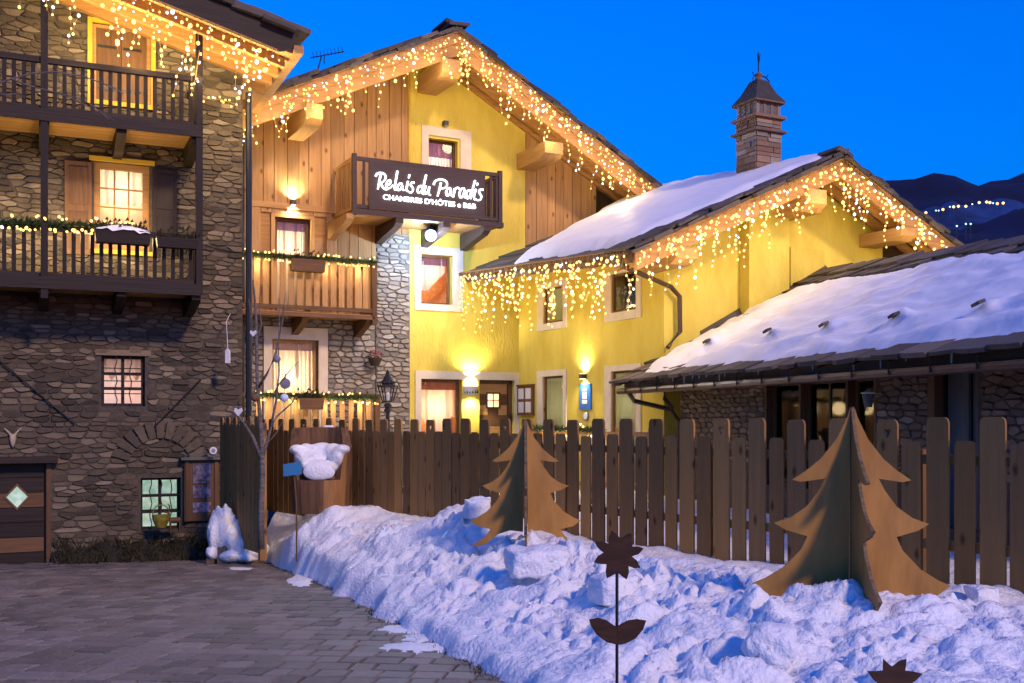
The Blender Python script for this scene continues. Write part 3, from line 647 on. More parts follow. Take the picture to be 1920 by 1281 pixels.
h = holes[3]; window(HL, 'window', h[0], h[1], h[2], h[3], .2, M['dark'], 2, 3, 'room_g', None, .045, .05, label='low green lit cellar window')
grille(h[0], h[1], h[2], h[3], .06, 3, 2)
h = holes[4]; q = MB(); dz = (h[3] - h[2]) / 9; dm = q.box(h[0], h[1], .1, .14, h[2], h[3]).build('cellar_door', M['dark'], HL)
for k in range(9):
    q = MB(); q.box(h[0] + .01, h[1] - .03, .075, .098, h[2] + dz * k + .005, h[2] + dz * (k + 1) - .005); q.build('plank', M['dark_x'] if k % 3 else M['brown_x'], dm)
cx, cz = FL.fy(32, 932, .06); q = MB(); q.prism([(cx - .15, .05, cz), (cx, .05, cz - .165), (cx + .15, .05, cz), (cx, .05, cz + .165)], (0, .02, 0)); q.build('diamond_pane', M['room_g'], dm)
q = MB(); q.prism([(cx - .19, .055, cz), (cx, .055, cz - .21), (cx + .19, .055, cz), (cx, .055, cz + .21)], (0, .019, 0)); q.build('pane_frame', M['brown'], dm)
q = MB(); q.box(lx(-60, 960), lx(108, 866), -.18, .0, h[3], h[3] + .1); q.build('door_lintel', M['dark_x'], HL)
q = MB(); q.box(lx(87, 960), lx(96, 960), -.02, .06, h[2], h[3] - .02); q.build('door_jamb', M['brown'], HL)
for A, B in (((-20, 660), (140, 795)), ((290, 800), (376, 712))):
    p, r = FL.fy(*A, -.06), FL.fy(*B, -.06); q = MB(); q.tube([(p[0], -.06, p[1]), (r[0], -.06, r[1])], .014, 6); q.build('iron_stay', M['metal'], HL)
q = MB(); p = [FL.fy(*c, -.03) for c in ((378, 458), (405, 466), (430, 471), (456, 474))]; q.tube([(a, -.03, b) for a, b in p], .007, 4); q.build('cable', M['metal'], HL)
# stone arch over the right cellar window
for k in range(11):
    t = math.pi * (.12 + .76 * k / 10); cx, cz = lx(300, 860), lz(300, 850); r0, r1 = .5, .78; dt = .1
    P = [(cx - r * math.cos(t + s), cz - .25 + r * math.sin(t + s)) for r, s in ((r0, -dt), (r1, -dt * .9), (r1, dt * .9), (r0, dt))]
    q = MB(); q.prism([(a, .0, b) for a, b in P][::-1], (0, -.06, 0)); q.build('arch_stone', M['stone'], wl)

# ================================================================ CHALET WITH THE SIGN (centre)
HM = thing_fr('chalet', 'tall yellow and larch boarded chalet with an illuminated sign balcony', 'house', FM)
mx_ = lambda px, py=500, y=0.0: FM.fy(px, py, y)[0]
mz_ = lambda px, py, y=0.0: FM.fy(px, py, y)[1]
yr = -1.2
A, PK, B = FM.fy(440, 199, yr), FM.fy(858, 60, yr), FM.fy(1228, 352, yr)
sl, sr = (PK[1] - A[1]) / (PK[0] - A[0]), (B[1] - PK[1]) / (B[0] - PK[0])
def mroof(x): return PK[1] + (sl * (x - PK[0]) if x < PK[0] else sr * (x - PK[0]))
mclips = [(-sl, 1, PK[1] - sl * PK[0] - .1), (-sr, 1, PK[1] - sr * PK[0] - .1)]
X0, XP, XY, XW, XR = -3.9, mx_(705, 600), mx_(768, 500), mx_(985, 400), 4.7
ZB1 = mz_(580, 592)                                # first floor level at the wall
W_top = (mx_(803, 290), mx_(858, 290), mz_(830, 372), mz_(830, 262)); W_mid = (mx_(789, 520), mx_(848, 520), mz_(818, 571), mz_(818, 478))
W_gl = (mx_(789, 750), mx_(866, 750), .1, mz_(828, 711)); D_gr = (mx_(899, 750), mx_(964, 750), .02, mz_(930, 711))
W_ff = (mx_(515, 500), mx_(582, 500), mz_(545, 588), mz_(545, 409)); W_gf = (mx_(510, 700), mx_(597, 700), .35, mz_(550, 637))
mb = MB(); facade(mb, XY, XW, -.1, 10, [W_top, W_mid, W_gl, D_gr], mclips, 0, .22); wy = mb.build('wall', M['yellow'], HM)
wy['label'] = 'yellow plastered wall'
mb = MB(); facade(mb, X0, XP + .006, ZB1, 10, [W_ff], mclips, .03, .2); facade(mb, XP, XY, mz_(735, 440), 10, [], mclips, .03, .2); facade(mb, XW, XR, 1.0, 10, [], mclips, .03, .2); facade(mb, XW - .001, 2.7, -.1, 1.0, [], [], .03, .1)
mb.box(X0 - .1, X0, .02, 5, -.1, 5).box(XR, XR + .1, .02, 5, 1, 5.5)
wb = mb.build('boarded_wall', M['beam'], HM); 
def boards(x0, x1, z0, z1, holes, clips, y=0.0, w=.24, mat='board'):
    x = x0
    while x < x1 - .05:
        ww = min(w * U(.8, 1.25), x1 - x); segs = [(z0, z1)]
        for h in holes:
            if h[0] < x + ww - .02 and h[1] > x + .02:
                segs = [s for a, b in segs for s in ((a, min(b, h[2])), (max(a, h[3]), b)) if s[1] - s[0] > .05]
        for a, b in segs:
            P = [(x + .006, a), (x + ww - .006, a), (x + ww - .006, b), (x + .006, b)]
            for c in clips: P = clip_poly(P, *c) if P else P
            if len(P) > 2:
                q = MB(); q.prism([(p[0], y - U(.0, .012), p[1]) for p in P], (0, .026, 0)); q.build('board', M[mat], wb)
        x += ww
ZT = mz_(548, 388)
boards(X0, XP, ZB1, ZT - .06, [(W_ff[0] - .09, W_ff[1] + .09, W_ff[2], W_ff[3] + .08)], [], 0)
boards(X0, XP, ZT + .06, 10, [], mclips, 0); boards(XP, XY, mz_(735, 440), 10, [], mclips, 0); boards(XW + .003, XR, 1.0, 10, [], mclips, 0)
q = MB(); q.box(X0, mx_(640, 390), -.03, .025, ZT - .06, ZT + .06); q.build('trim_board', M['board_x'], wb)
q = MB(); q.box(XY - .035, XY + .005, -.03, .03, mz_(768, 440), mroof(XY) - .2); q.build('corner_board', M['yel_paint'], wb)
# stone base and stone pillar
mb = MB(); facade(mb, X0, XP, -.1, ZB1, [W_gf], [], .03, .2); facade(mb, XP, XY + .006, -.1, mz_(735, 440), [], [], .0, .1); ws = mb.build('stone_wall', M['mortar2'], HM)
h = W_gf; hh = (mx_(494, 700), mx_(614, 700), -.1, mz_(550, 614))
ns_ = rubble(ws, FM, X0 + .2, XP, .3, ZB1, .25, .095, M['stone2'], [hh], None, .03, 160, .008, (.02, .05))
ns2 = rubble(ws, FM, XP, XY, .3, mz_(735, 438), .26, .09, M['stone2'], [], None, 0, 140, .006, (.015, .045)); print('M stones', ns_, ns2)
# plaster surrounds
surround(HM, mx_(790, 280), mx_(883, 280), W_top[2] - .02, mz_(836, 241), W_top[0], W_top[1] + .06, W_top[2] - .02, W_top[3] + .06, M['white'])
surround(HM, mx_(777, 520), mx_(868, 520), mz_(818, 583), mz_(818, 463), *W_mid, M['white'])
q = MB(); zt = W_gl[3]; a, b, c, d = mx_(778, 750), W_gl[0], W_gl[1], D_gr[0]
q.box(a, mx_(976, 700), -.03, .004, zt, mz_(830, 696)).box(a, b, -.03, .004, -.1, zt).box(D_gr[1], mx_(976, 700), -.03, .004, -.1, zt); q.build('portal_surround', M['white'], HM)
surround(HM, mx_(494, 700), mx_(614, 700), -.1, mz_(550, 614), *W_gf, M['white'], y=.03, proud=.06)
drape = lambda t: .12 + .62 * (1 - (2 * t - .9) ** 2) if False else .2 + .75 * abs(t - .25) ** .8
window(HM, 'window', W_top[0], W_top[1], W_top[2], W_top[3], .14, M['brown'], 1, 1, 'room_p', [(lambda t: .05, 0, .45), (lambda t: .05, .55, 1)], .05, valance=.3, label='pink lit window above the sign balcony')
window(HM, 'window', W_mid[0], W_mid[1], W_mid[2], W_mid[3], .14, M['brown'], 1, 1, 'room_o', [(lambda t: .28 + .5 * max(0, t - .35) * 1.3, 0, .95)], .055, valance=.15, label='small window with gathered curtain under the flood light')
window(HM, 'window', W_gl[0], W_gl[1], W_gl[2], W_gl[3], .14, M['brown'], 1, 1, 'room_o', [(lambda t: .5 - .13 * math.cos((t - .5) * 6.28) + .02 * math.sin(t * 30), .02, .98)], .07, valance=.16, label='orange lit window with swagged curtain beside the door')
window(HM, 'balcony_door', W_ff[0], W_ff[1], W_ff[2], W_ff[3], .1, M['brown'], 1, 1, 'room_w', [(lambda t: .02, .0, .3), (lambda t: .02, .32, .68), (lambda t: .02, .7, 1)], .075, valance=.16, label='lit balcony door with pale curtains')
window(HM, 'window', W_gf[0], W_gf[1], W_gf[2], W_gf[3], .12, M['board'], 1, 1, 'room_w', [(lambda t: .2 + .6 * abs(t - .1), 0, .62), (lambda t: .25 + .35 * abs(t - 1), .6, 1)], .07, valance=.14, label='lit ground floor window in a cream surround')
q = MB(); q.box(W_ff[0] - .08, W_ff[0], -.035, .1, W_ff[2], W_ff[3] + .07).box(W_ff[1], W_ff[1] + .08, -.035, .1, W_ff[2], W_ff[3] + .07).box(W_ff[0], W_ff[1], -.035, .1, W_ff[3], W_ff[3] + .07); q.build('door_casing', M['board'], HM)
# plank door with a four pane light
h = D_gr; q = MB(); q.box(h[0], h[1], .16, .2, h[2], h[3]); dr = q.build('plank_door', M['brown'], HM)
px0, px1, pz0, pz1 = mx_(914, 750, .14), mx_(935, 750, .14), mz_(925, 763, .14), mz_(925, 739, .14)
nz_ = 9; dz = (h[3] - h[2] - .1) / nz_
for k in range(nz_):
    a, b = h[2] + dz * k + .006, h[2] + dz * (k + 1) - .006; x1 = mx_(950, 750, .14)
    for s0, s1 in (((h[0] + .01, px0), (px1, x1)) if a < pz1 and b > pz0 else ((h[0] + .01, x1),)):
        q = MB(); q.box(s0, s1, .135, .158, a, b); q.build('plank', M['brown_x'] if k % 2 else M['board_x'], dr)
q = MB(); q.box(mx_(950, 750, .14) + .01, h[1], .1, .16, h[2], h[3]).box(h[0], h[1] - .002, .1, .159, h[3] - .1, h[3]); q.build('door_frame', M['brown'], dr)
q = MB(); q.box(px0, px1, .15, .156, pz0, pz1); q.build('lit_pane', M['room_o'], dr)
q = MB(); xm, zm = (px0 + px1) / 2, (pz0 + pz1) / 2; q.box(xm - .01, xm + .01, .12, .148, pz0, pz1).box(px0, px1, .121, .147, zm - .01, zm + .01).box(px0 - .04, px0, .115, .15, pz0 - .04, pz1 + .04).box(px1, px1 + .04, .115, .15, pz0 - .04, pz1 + .04).box(px0, px1, .115, .15, pz0 - .04, pz0).box(px0, px1, .115, .15, pz1, pz1 + .04); q.build('pane_frame', M['brown'], dr)
q = MB(); hx, hz = FM.fy(958, 782, .08); q.box(hx - .02, hx + .02, .06, .1, hz - .1, hz + .06).tube([(hx, .06, hz), (hx, .02, hz), (hx - .09, .02, hz)], .012, 6); q.build('handle', M['metal'], dr)
# roof
yb_ = 6.0; mb = MB(); e0, e1 = A[0] - .35, B[0] + .25
P = [(e0, mroof(e0) - .13), (PK[0], PK[1] - .13), (e1, mroof(e1) - .13), (e1, mroof(e1)), (PK[0], PK[1]), (e0, mroof(e0))]
for s in (P[0], P[1], P[4], P[5]), (P[1], P[2], P[3], P[4]): mb.prism([(p[0], yr, p[1]) for p in s], (0, yb_ - yr, 0))
rf = mb.build('roof', M['board'], HM)
def rake_beam(name, x0, x1, y, th, lo, hi, mat, parent, fn=mroof):
    q = MB(); q.prism([(x0, y, fn(x0) + lo), (x1, y, fn(x1) + lo), (x1, y, fn(x1) + hi), (x0, y, fn(x0) + hi)], (0, th, 0)); return q.build(name, mat, parent)
pk = PK[0] - 1e-4; pk2 = PK[0] + 1e-4
for x0, x1 in ((e0, pk), (pk2, e1)):
    rake_beam('barge_board', x0, x1, yr - .075, .035, -.24, .0, M['beam'], rf); rake_beam('barge_board', x0, x1, yr - .04, .036, -.5, -.2, M['beam'], rf)
    for y in (yr + .35, yr + .75, yr + 1.1): rake_beam('rafter', x0 + (0.0 if x0 > 0 else .1), x1, y, .13, -.3, -.132, M['beam'], rf)
def purlin(px0, py0, px1, py1, back=.3):
    x0, z1 = FM.fy(px0, py0, yr - .12); x1, z0 = FM.fy(px1, py1, yr - .12)
    q = MB(); h_ = z1 - z0
    q.prism([(x0, yr - .12, z0 + h_ * .3), (x0, yr + .0, z0 + .03), (x0, yr + .12, z0), (x0, back, z0), (x0, back, z1), (x0, yr - .12, z1)], (x1 - x0, 0, 0)); q.build('purlin', M['beam_y'], rf)
purlin(829, 108, 865, 148); purlin(574, 192, 605, 236); purlin(1022, 264, 1056, 299)
xq, zq = FM.fy(460, 250, yr - .12)
rake_slabs(rf, (e0, yr, mroof(e0) + .0), (PK[0] + .1, yr, PK[1] + .02), (0, 1, 0), 14, over=.12, depth=.8, t=(.05, .09)); rake_slabs(rf, (PK[0] - .1, yr, PK[1] + .02), (e1, yr, mroof(e1)), (0, 1, 0), 14, over=.12, depth=.8)
q = MB(); q.box(PK[0] - .25, PK[0] + .25, yr - .05, yr + .8, PK[1] + .1, PK[1] + .2); 
slab(rf, (PK[0], yr + .3, PK[1] + .1), (1, 0, .05), (0, 1, 0), .42, .8, .07)
for k in range(9):
    x = e0 + (PK[0] - e0) * (k + .5) / 9; 
    if k > 2: slab(rf, (x, yr + .95, mroof(x) + .1), (1, 0, sl), (0, 1, 0), U(.5, .8), U(.5, .7), U(.1, .2))
q = MB(); q.tube([(X0 + .25, -.14, mroof(X0) - .3), (X0 + .25, -.14, -.1)], .05, 8); q.build('downpipe', M['metal'], HM)
# first floor balcony and terrace balustrade with flat wide balusters
def m_balcony(y, x0, x1, zf, zr, nb, bw, mat, lab, brk=()):
    q = MB(); q.box(x0, x1, y + .03, -.02, zf - .06, zf); o = q.build('balcony', M['board_x'], HM); o['label'] = lab
    q = MB(); q.box(x0, x1, y - .03, y + .028, zf - .1, zf - .02); q.build('edge_beam', M['brown_x'], o)
    q = MB(); q.box(x0, x1, y - .01, y + .05, zf + .04, zf + .12); q.build('bottom_rail', M['brown_x'], o)
    q = MB(); q.box(x0, x1 + .05, y - .02, y + .07, zr - .07, zr); q.build('handrail', M['brown_x'], o)
    q = MB(); q.box(x1 - .05, x1 + .05, y - .03, y + .07, zf - .2, zr + .002); q.build('post', M['brown'], o)
    n = nb
    for i in range(n): post('baluster', o, mat, x0 + (x1 - .1 - x0) * (i + .5) / n, y + .005, zf + .05, zr - .02, bw, .024)
    for i in range(4): post('baluster', o, mat, x1 + .01, y + .2 + i * (-y - .2) / 4, zf + .05, zr - .02, .024, bw)
    q = MB(); q.box(x1 - .02, x1 + .04, y + .072, -.02, zr - .07, zr - .004).box(x1 - .02, x1 + .04, y + .072, -.02, zf + .04, zf + .12); q.build('side_rail', M['brown_x'], o)
    for x in brk:
        q = MB(); q.prism([(x - .07, y - .02, zf - .064), (x - .07, -.01, zf - .064), (x - .07, -.01, zf - .4), (x - .07, -.2, zf - .36), (x - .07, y + .1, zf - .18)], (.14, 0, 0)); q.build('bracket', M['brown'], o)
y1 = -.85; b0, b1 = mx_(440, 520, y1), mx_(702, 520, y1)
m_balcony(y1, b0, b1, mz_(580, 585, y1), mz_(600, 482, y1), 16, .115, M['board'], 'larch balcony with flat wide balusters', (mx_(575, 590, y1), mx_(695, 590, y1)))
y2 = -1.1; t0, t1 = mx_(440, 750, y2), mx_(708, 750, y2)
m_balcony(y2, t0, t1, .12, mz_(600, 738, y2), 15, .1, M['board'], 'ground floor terrace balustrade')
# sign balcony
y3 = -1.2; s0, s1 = mx_(662, 350, y3), mx_(941, 375, y3)
zt0, zt1 = (mz_(668, 293, y3) + mz_(938, 325, y3)) / 2, 0; zf0 = (mz_(668, 398, y3) + mz_(940, 430, y3)) / 2
q = MB(); q.box(s0, s1, y3 + .03, -.03, zf0 + .02, zf0 + .07); sb = q.build('sign_balcony', M['beam'], HM); sb['label'] = 'dark balcony carrying the illuminated sign'
q = MB(); q.box(s0 - .02, s1 + .03, y3 - .03, y3 + .028, zf0, zf0 + .1); q.build('edge_beam', M['signwood'], sb)
q = MB(); q.box(s0, s1, y3 - .01, y3 + .06, zt0 - .075, zt0); q.build('handrail', M['signwood'], sb)
q = MB(); q.box(s0, s1, y3 + .0, y3 + .05, zf0 + .13, zf0 + .2); q.build('bottom_rail', M['signwood'], sb)
for x in (s0 + .03, s1 - .04): post('post', sb, M['signwood'], x, y3 + .02, zf0 - .02, zt0 + .05, .085, .09)
for px in (683, 696, 908, 921, 932): post('baluster', sb, M['signwood'], mx_(px, 350, y3), y3 + .022, zf0 + .2, zt0 - .07, .05, .035)
for i in range(7): post('baluster', sb, M['board'], s0 + .02, y3 + .16 + i * .145, zf0 + .1, zt0 - .08, .03, .09)
for i in range(7): post('baluster', sb, M['signwood'], s1 - .03, y3 + .16 + i * .145, zf0 + .1, zt0 - .08, .03, .08)
q = MB(); q.box(s0, s0 + .06, y3 + .07, -.02, zt0 - .075, zt0 - .002).box(s0, s0 + .06, y3 + .07, -.02, zf0 + .1, zf0 + .18); q.build('side_rail', M['beam_y'], sb)
q = MB(); q.box(s1 - .06, s1, y3 + .07, -.02, zt0 - .075, zt0 - .002); q.build('side_rail', M['signwood'], sb)
for px in (650, 742, 830, 905):
    x = mx_(px, 420, y3 + .2); q = MB(); q.prism([(x - .08, y3 - .02, zf0 - .002), (x - .08, -.01, zf0 - .002), (x - .08, -.01, zf0 - .36), (x - .08, -.55, zf0 - .26), (x - .08, y3 + .12, zf0 - .17), (x - .08, y3 - .02, zf0 - .1)], (.16, 0, 0)); q.build('bracket', M['signwood'] if px > 660 else M['board'], sb)
# ---- the sign
g0, g1 = mx_(692, 350, y3 - .06), mx_(908, 370, y3 - .06); gt, gb = zt0 - .085, zf0 + .12
q = MB(); q.box(g0, g1, y3 - .055, y3 - .015, gb, gt); SG = thing('illuminated_sign', 'illuminated Relais du Paradis sign with white lit script on dark board', 'sign', FM.world(0, 0, 0), FM.a)
q.build('sign_board', M['signwood'], SG)
sy = y3 - .085
def spt(zx, zy): x, z = FM.fy(660 + zx / 6.4, 280 + zy / 6.4, sy); return Vector((x, sy, z))
ST = [[(345, 300), (325, 400), (310, 480)], [(285, 325), (300, 295), (340, 284), (385, 297), (405, 335), (385, 380), (340, 412)], [(340, 410), (375, 460), (410, 482), (440, 470)],
      [(402, 432), (440, 425), (465, 395), (452, 372), (425, 388), (412, 430), (425, 468), (460, 462), (490, 430)], [(545, 262), (527, 370), (512, 470), (530, 487), (548, 470)],
      [(604, 420), (575, 412), (548, 450), (552, 488), (580, 480), (604, 432), (604, 480), (626, 492)], [(672, 385), (655, 470), (660, 502), (678, 498)], [(690, 305), (680, 345)], [(748, 402), (715, 402), (706, 432), (732, 470), (722, 515), (686, 516)],
      [(846, 445), (808, 445), (785, 490), (800, 522), (832, 500), (850, 450)], [(890, 308), (862, 430), (848, 530), (862, 534)], [(885, 440), (868, 505), (885, 536), (912, 500), (928, 448)], [(928, 448), (920, 530), (945, 552)],
      [(1068, 400), (1045, 500), (1026, 565)], [(980, 425), (1000, 382), (1060, 362), (1122, 380), (1142, 425), (1112, 465), (1055, 470)],
      [(1184, 470), (1152, 470), (1130, 520), (1142, 556), (1170, 540), (1188, 482), (1188, 545), (1206, 562)], [(1232, 470), (1225, 530), (1214, 576)], [(1222, 520), (1246, 472), (1274, 462), (1285, 480)],
      [(1350, 475), (1315, 475), (1290, 530), (1302, 580), (1330, 560), (1354, 490), (1350, 565), (1366, 582)], [(1422, 500), (1386, 500), (1370, 550), (1386, 592), (1412, 560), (1432, 500)], [(1478, 375), (1448, 480), (1424, 596)],
      [(1488, 480), (1464, 560), (1472, 602), (1488, 596)], [(1508, 408), (1500, 436)], [(1574, 485), (1535, 487), (1526, 520), (1552, 562), (1540, 606), (1500, 612)]]
for s in ST:
    pts = [spt(*p) for p in s]; sub = []
    for i in range(len(pts) - 1):                       # Catmull-Rom smoothing of the brush stroke
        p0, p1, p2, p3 = pts[max(i - 1, 0)], pts[i], pts[i + 1], pts[min(i + 2, len(pts) - 1)]
        for k in range(4):
            t = k / 4; sub.append(.5 * ((2 * p1) + (p2 - p0) * t + (2 * p0 - 5 * p1 + 4 * p2 - p3) * t * t + (3 * p1 - p0 - 3 * p2 + p3) * t ** 3))
    sub.append(pts[-1]); q = MB(); q.tube(sub, .021, 6, r2=.015); q.build('letter_stroke', M['led'], SG)
def text_mesh(name, body, mat, parent, p0, p1, height, bold=.0, ext=.008):
    cu = bpy.data.curves.new(name, 'FONT'); cu.body = body; cu.extrude = ext; cu.offset = bold; to = bpy.data.objects.new(name, cu); COL.objects.link(to)
    bpy.context.view_layer.update(); me = bpy.data.meshes.new_from_object(to.evaluated_get(bpy.context.evaluated_depsgraph_get())); bpy.data.objects.remove(to)
    vs_ = np.array([v.co[:] for v in me.vertices]); x0, x1 = vs_[:, 0].min(), vs_[:, 0].max(); cap = .69
    d = Vector(p1) - Vector(p0); L = d.length; a = math.atan2(d.z, d.x)
    for v in me.vertices:
        x, z, dep = (v.co.x - x0) / (x1 - x0) * L, v.co.y / cap * height, v.co.z
        v.co = Vector(p0) + Vector((x * math.cos(a), -dep, x * math.sin(a) + z))
    me.materials.clear(); me.materials.append(mat); return link(name, me, parent)
p0, p1 = spt(374, 600), spt(1486, 716)
text_mesh('lettering', "CHAMBRES D'HÔTES e B&B", M['led'], SG, p0, p1, .1, .006)
# ================================================================ YELLOW WING (right of the chalet)
HW = thing_fr('yellow_wing', 'low yellow wing with snowy stone roof and tall stone chimney', 'house', FW)
def sy_(px, py=560): return FW.fx(px, py, 0)[0]
def sz_(px, py): return FW.fx(px, py, 0)[1]
yrw = -1.0
E2 = FW.fy(1188, 468, yrw); PW = FW.fy(1575, 298, yrw); R2 = FW.fy(1795, 470, yrw)
E2 = Vector((E2[0], yrw, E2[1])); PW = Vector((PW[0], yrw, PW[1])); R2 = Vector((R2[0], yrw, R2[1]))
yE = 5.5; eE = FW.fy(872, 512, yE); E1 = Vector((eE[0], yE, eE[1]))
rbz = FW.fx(1225, 362, PW.x); RB = Vector((PW.x, rbz[0], rbz[1]))
RR = R2 + Vector((0, RB.y - yrw, .4))
print('wing', E2[:], PW[:], R2[:], E1[:], RB[:])
def wroof(u, v): return (E2 + (E1 - E2) * u) * (1 - v) + (PW + (RB - PW) * u) * v
slw = (PW.z - E2.z) / (PW.x - E2.x); srw = (R2.z - PW.z) / (R2.x - PW.x)
def wfn(x): return PW.z + (slw if x < PW.x else srw) * (x - PW.x)
Lw = 5.62
W1 = (-sy_(1020, 575), -sy_(1057, 575), sz_(1040, 605), sz_(1040, 538)); W2 = (-sy_(1147, 550), -sy_(1194, 550), sz_(1170, 584), sz_(1170, 511))
D1 = (-sy_(1019, 750), -sy_(1057, 750), .05, sz_(1040, 705)); D2 = (-sy_(1147, 740), -sy_(1194, 740), .05, sz_(1170, 695))
mb = MB(); facade(mb, -Lw, 0, -.1, E1.z + .6, [W1, W2, D1, D2], [(.4 / Lw, 1, E2.z + .46)], 0, .3)
mb.v = [(v[1], -v[0], v[2]) for v in mb.v]
wcl = [(-slw, 1, PW.z - slw * PW.x - .1), (-srw, 1, PW.z - srw * PW.x - .1)]
facade(mb, 0, R2.x - 1.0, -.1, 6, [], wcl, 0, .2)
ww = mb.build('wall', M['yellow'], HW)
x0, z0 = FW.fy(1405, 400, -.28); x1, _ = FW.fy(1480, 400, -.28); q = MB(); q.prism([(x0, -.28, 1), (x1, -.28, 1), (x1, -.28, wfn(x1) - .12), (x0, -.28, wfn(x0) - .12)], (0, .277, 0)); q.build('chimney_breast', M['yellow'], HW)
x0, z1 = FW.fy(1482, 463, -.08); x1, z0 = FW.fy(1546, 515, -.08); q = MB(); q.box(x0 + .01, x1, -.08, -.003, z0 - .5, z1); q.build('wall_box', M['yellow'], HW)
def s_sur(h, px0, px1, pzt, pzb, name='window_surround', bottom=True):
    surround(HW, -sy_(px0, 600), -sy_(px1, 600), pzb, pzt, *h, M['white'], side_x=0, bottom=bottom, name=name)
s_sur(W1, 1008, 1063, sz_(1035, 527), sz_(1035, 618)); s_sur(W2, 1135, 1203, sz_(1168, 504), sz_(1168, 600))
s_sur(D1, 1008, 1063, sz_(1035, 694), .0, 'door_surround', False); s_sur(D2, 1135, 1203, sz_(1168, 684), .0, 'door_surround', False)
def s_win(h, name, glow, label, cmat='curtain', curtain=None):
    window(HW, name, -h[1], -h[0], h[2], h[3], .16, M['beam'], 1, 1, glow, curtain, .07, side_x=0, label=label, cmat=cmat)
# x0..x1 run along the wall towards the camera
def s_window(h, name, glow, label, cmat='curtain', curtain=None):
    w_ = window(HW, name, 0, h[1] - h[0], h[2], h[3], .0, M['brown'], 1, 1, glow, curtain, .045, label=label, cmat=cmat, t=.03, cy=.04)
    w_.location = (.03, -h[0], h[2]); w_.rotation_euler = (0, 0, -math.pi / 2)
    q = MB(); q.box(.002, .029, -h[0] - .018, -h[0] - .001, h[2], h[3]).box(.002, .029, -h[1] + .001, -h[1] + .018, h[2], h[3]); q.build('reveal_board', M['board'], HW)
s_window(W1, 'window', 'room_fill', 'small window nearer the inner corner, upper floor', 'curtain_g', [(lambda t: .05, 0, 1)])
s_window(W2, 'window', None, 'small dark upper window reflecting fairy lights')
s_window(D1, 'glazed_door', 'room_fill', 'door with sage curtain left of the blue plaque', 'curtain_g', [(lambda t: .02, 0, 1)])
s_window(D2, 'glazed_door', 'room_fill', 'door with sage curtain right of the blue plaque', 'curtain_g', [(lambda t: .02, 0, 1)])
# roof deck, boards, purlins
mb = MB(); dn = Vector((0, 0, -.13))
for a, b, c, d in ((E2, PW, RB, E1), (PW, R2, RR, RB)): mb.hexa([a + dn, b + dn, c + dn, d + dn, a, b, c, d])
rw = mb.build('roof', M['board'], HW)
for a, b in ((E2, PW), (PW, R2)):
    o_ = Vector((0, -.05, 0)); q = MB(); q.prism([a + o_ + Vector((0, 0, -.36)), b + o_ + Vector((0, 0, -.36)), b + o_, a + o_], (0, .048, 0)); q.build('barge_board', M['beam'], rw)
    for yy in (.35, .7):
        o_ = Vector((0, yy, -.132)); q = MB(); q.prism([a + o_ + Vector((.15, 0, -.14)), b + o_ + Vector((0, 0, -.14)), b + o_, a + o_ + Vector((.15, 0, 0))], (0, .12, 0)); q.build('rafter', M['beam'], rw)
def w_purlin(px0, py0, px1, py1):
    x0, z1 = FW.fy(px0, py0, yrw - .08); x1, z0 = FW.fy(px1, py1, yrw - .08); h_ = z1 - z0
    q = MB(); q.prism([(x0, yrw - .08, z0 + h_ * .35), (x0, yrw + .1, z0), (x0, .25, z0), (x0, .25, z1), (x0, yrw - .08, z1)], (x1 - x0, 0, 0)); q.build('purlin', M['beam_y'], rw)
w_purlin(1268, 462, 1308, 496); w_purlin(1512, 352, 1550, 398); w_purlin(1690, 425, 1720, 452)
n = 11
for i in range(n):                                # rafter tails under the side eave
    u = (i + .5) / n; p = wroof(u, .01); r_ = wroof(u, .42); q = MB(); q.bar(p + Vector((0, 0, -.2)), r_ + Vector((0, 0, -.2)), .1, .12); q.build('rafter', M['beam'], rw)
q = MB(); q.bar(E2 + Vector((-.02, 0, -.1)), E1 + Vector((-.02, 0, -.1)), .03, .24); q.build('eave_board', M['brown_x'], rw)
q = MB(); q.tube([E2 + Vector((-.1, 0, -.04)), E1 + Vector((-.1, 0, -.04))], .055, 8); q.build('gutter', M['gutter'], HW)
c1 = FW.fy(1258, 538, -.12); c2 = FW.fy(1274, 556, -.12); c3 = FW.fy(1275, 622, -.12); c4 = FW.fy(1252, 652, -.12)
q = MB(); q.tube([E2 + Vector((-.08, .25, -.05)), E2 + Vector((-.02, .35, -.22)), Vector((c1[0], -.12, c1[1])), Vector((c2[0], -.12, c2[1])), Vector((c3[0], -.12, c3[1])), Vector((c4[0], -.12, c4[1]))], .045, 8); q.build('downpipe', M['gutter'], HW)
rake_slabs(rw, E2 + Vector((0, 0, .01)), PW + Vector((0, 0, .01)), (0, 1, 0), 13, over=.12, depth=.6, t=(.04, .07)); rake_slabs(rw, PW + Vector((0, 0, .01)), R2 + Vector((.1, 0, 0)), (0, 1, 0), 10, over=.12, depth=.6, t=(.04, .07))
Uv = (E1 - E2).normalized(); Vv = (PW - E2).normalized()
for v in range(7):                                # bare slabs towards the chalet, and along the eave
    for i in range(5):
        u = .6 + i * .09 + U(-.02, .02)
        if v > 1 and u < .72 + v * .0: continue
        slab(rw, wroof(min(u, .99), .03 + v * .065) + Vector((0, 0, .01 + .016 * (v % 2))), Uv, Vv + Vector((0, 0, -.04)), U(.5, .7), .5, .045)
for i in range(9): slab(rw, wroof(i / 14 + .02, .03) + Vector((0, 0, .012)), Uv, Vv, U(.42, .52), .45, .05)
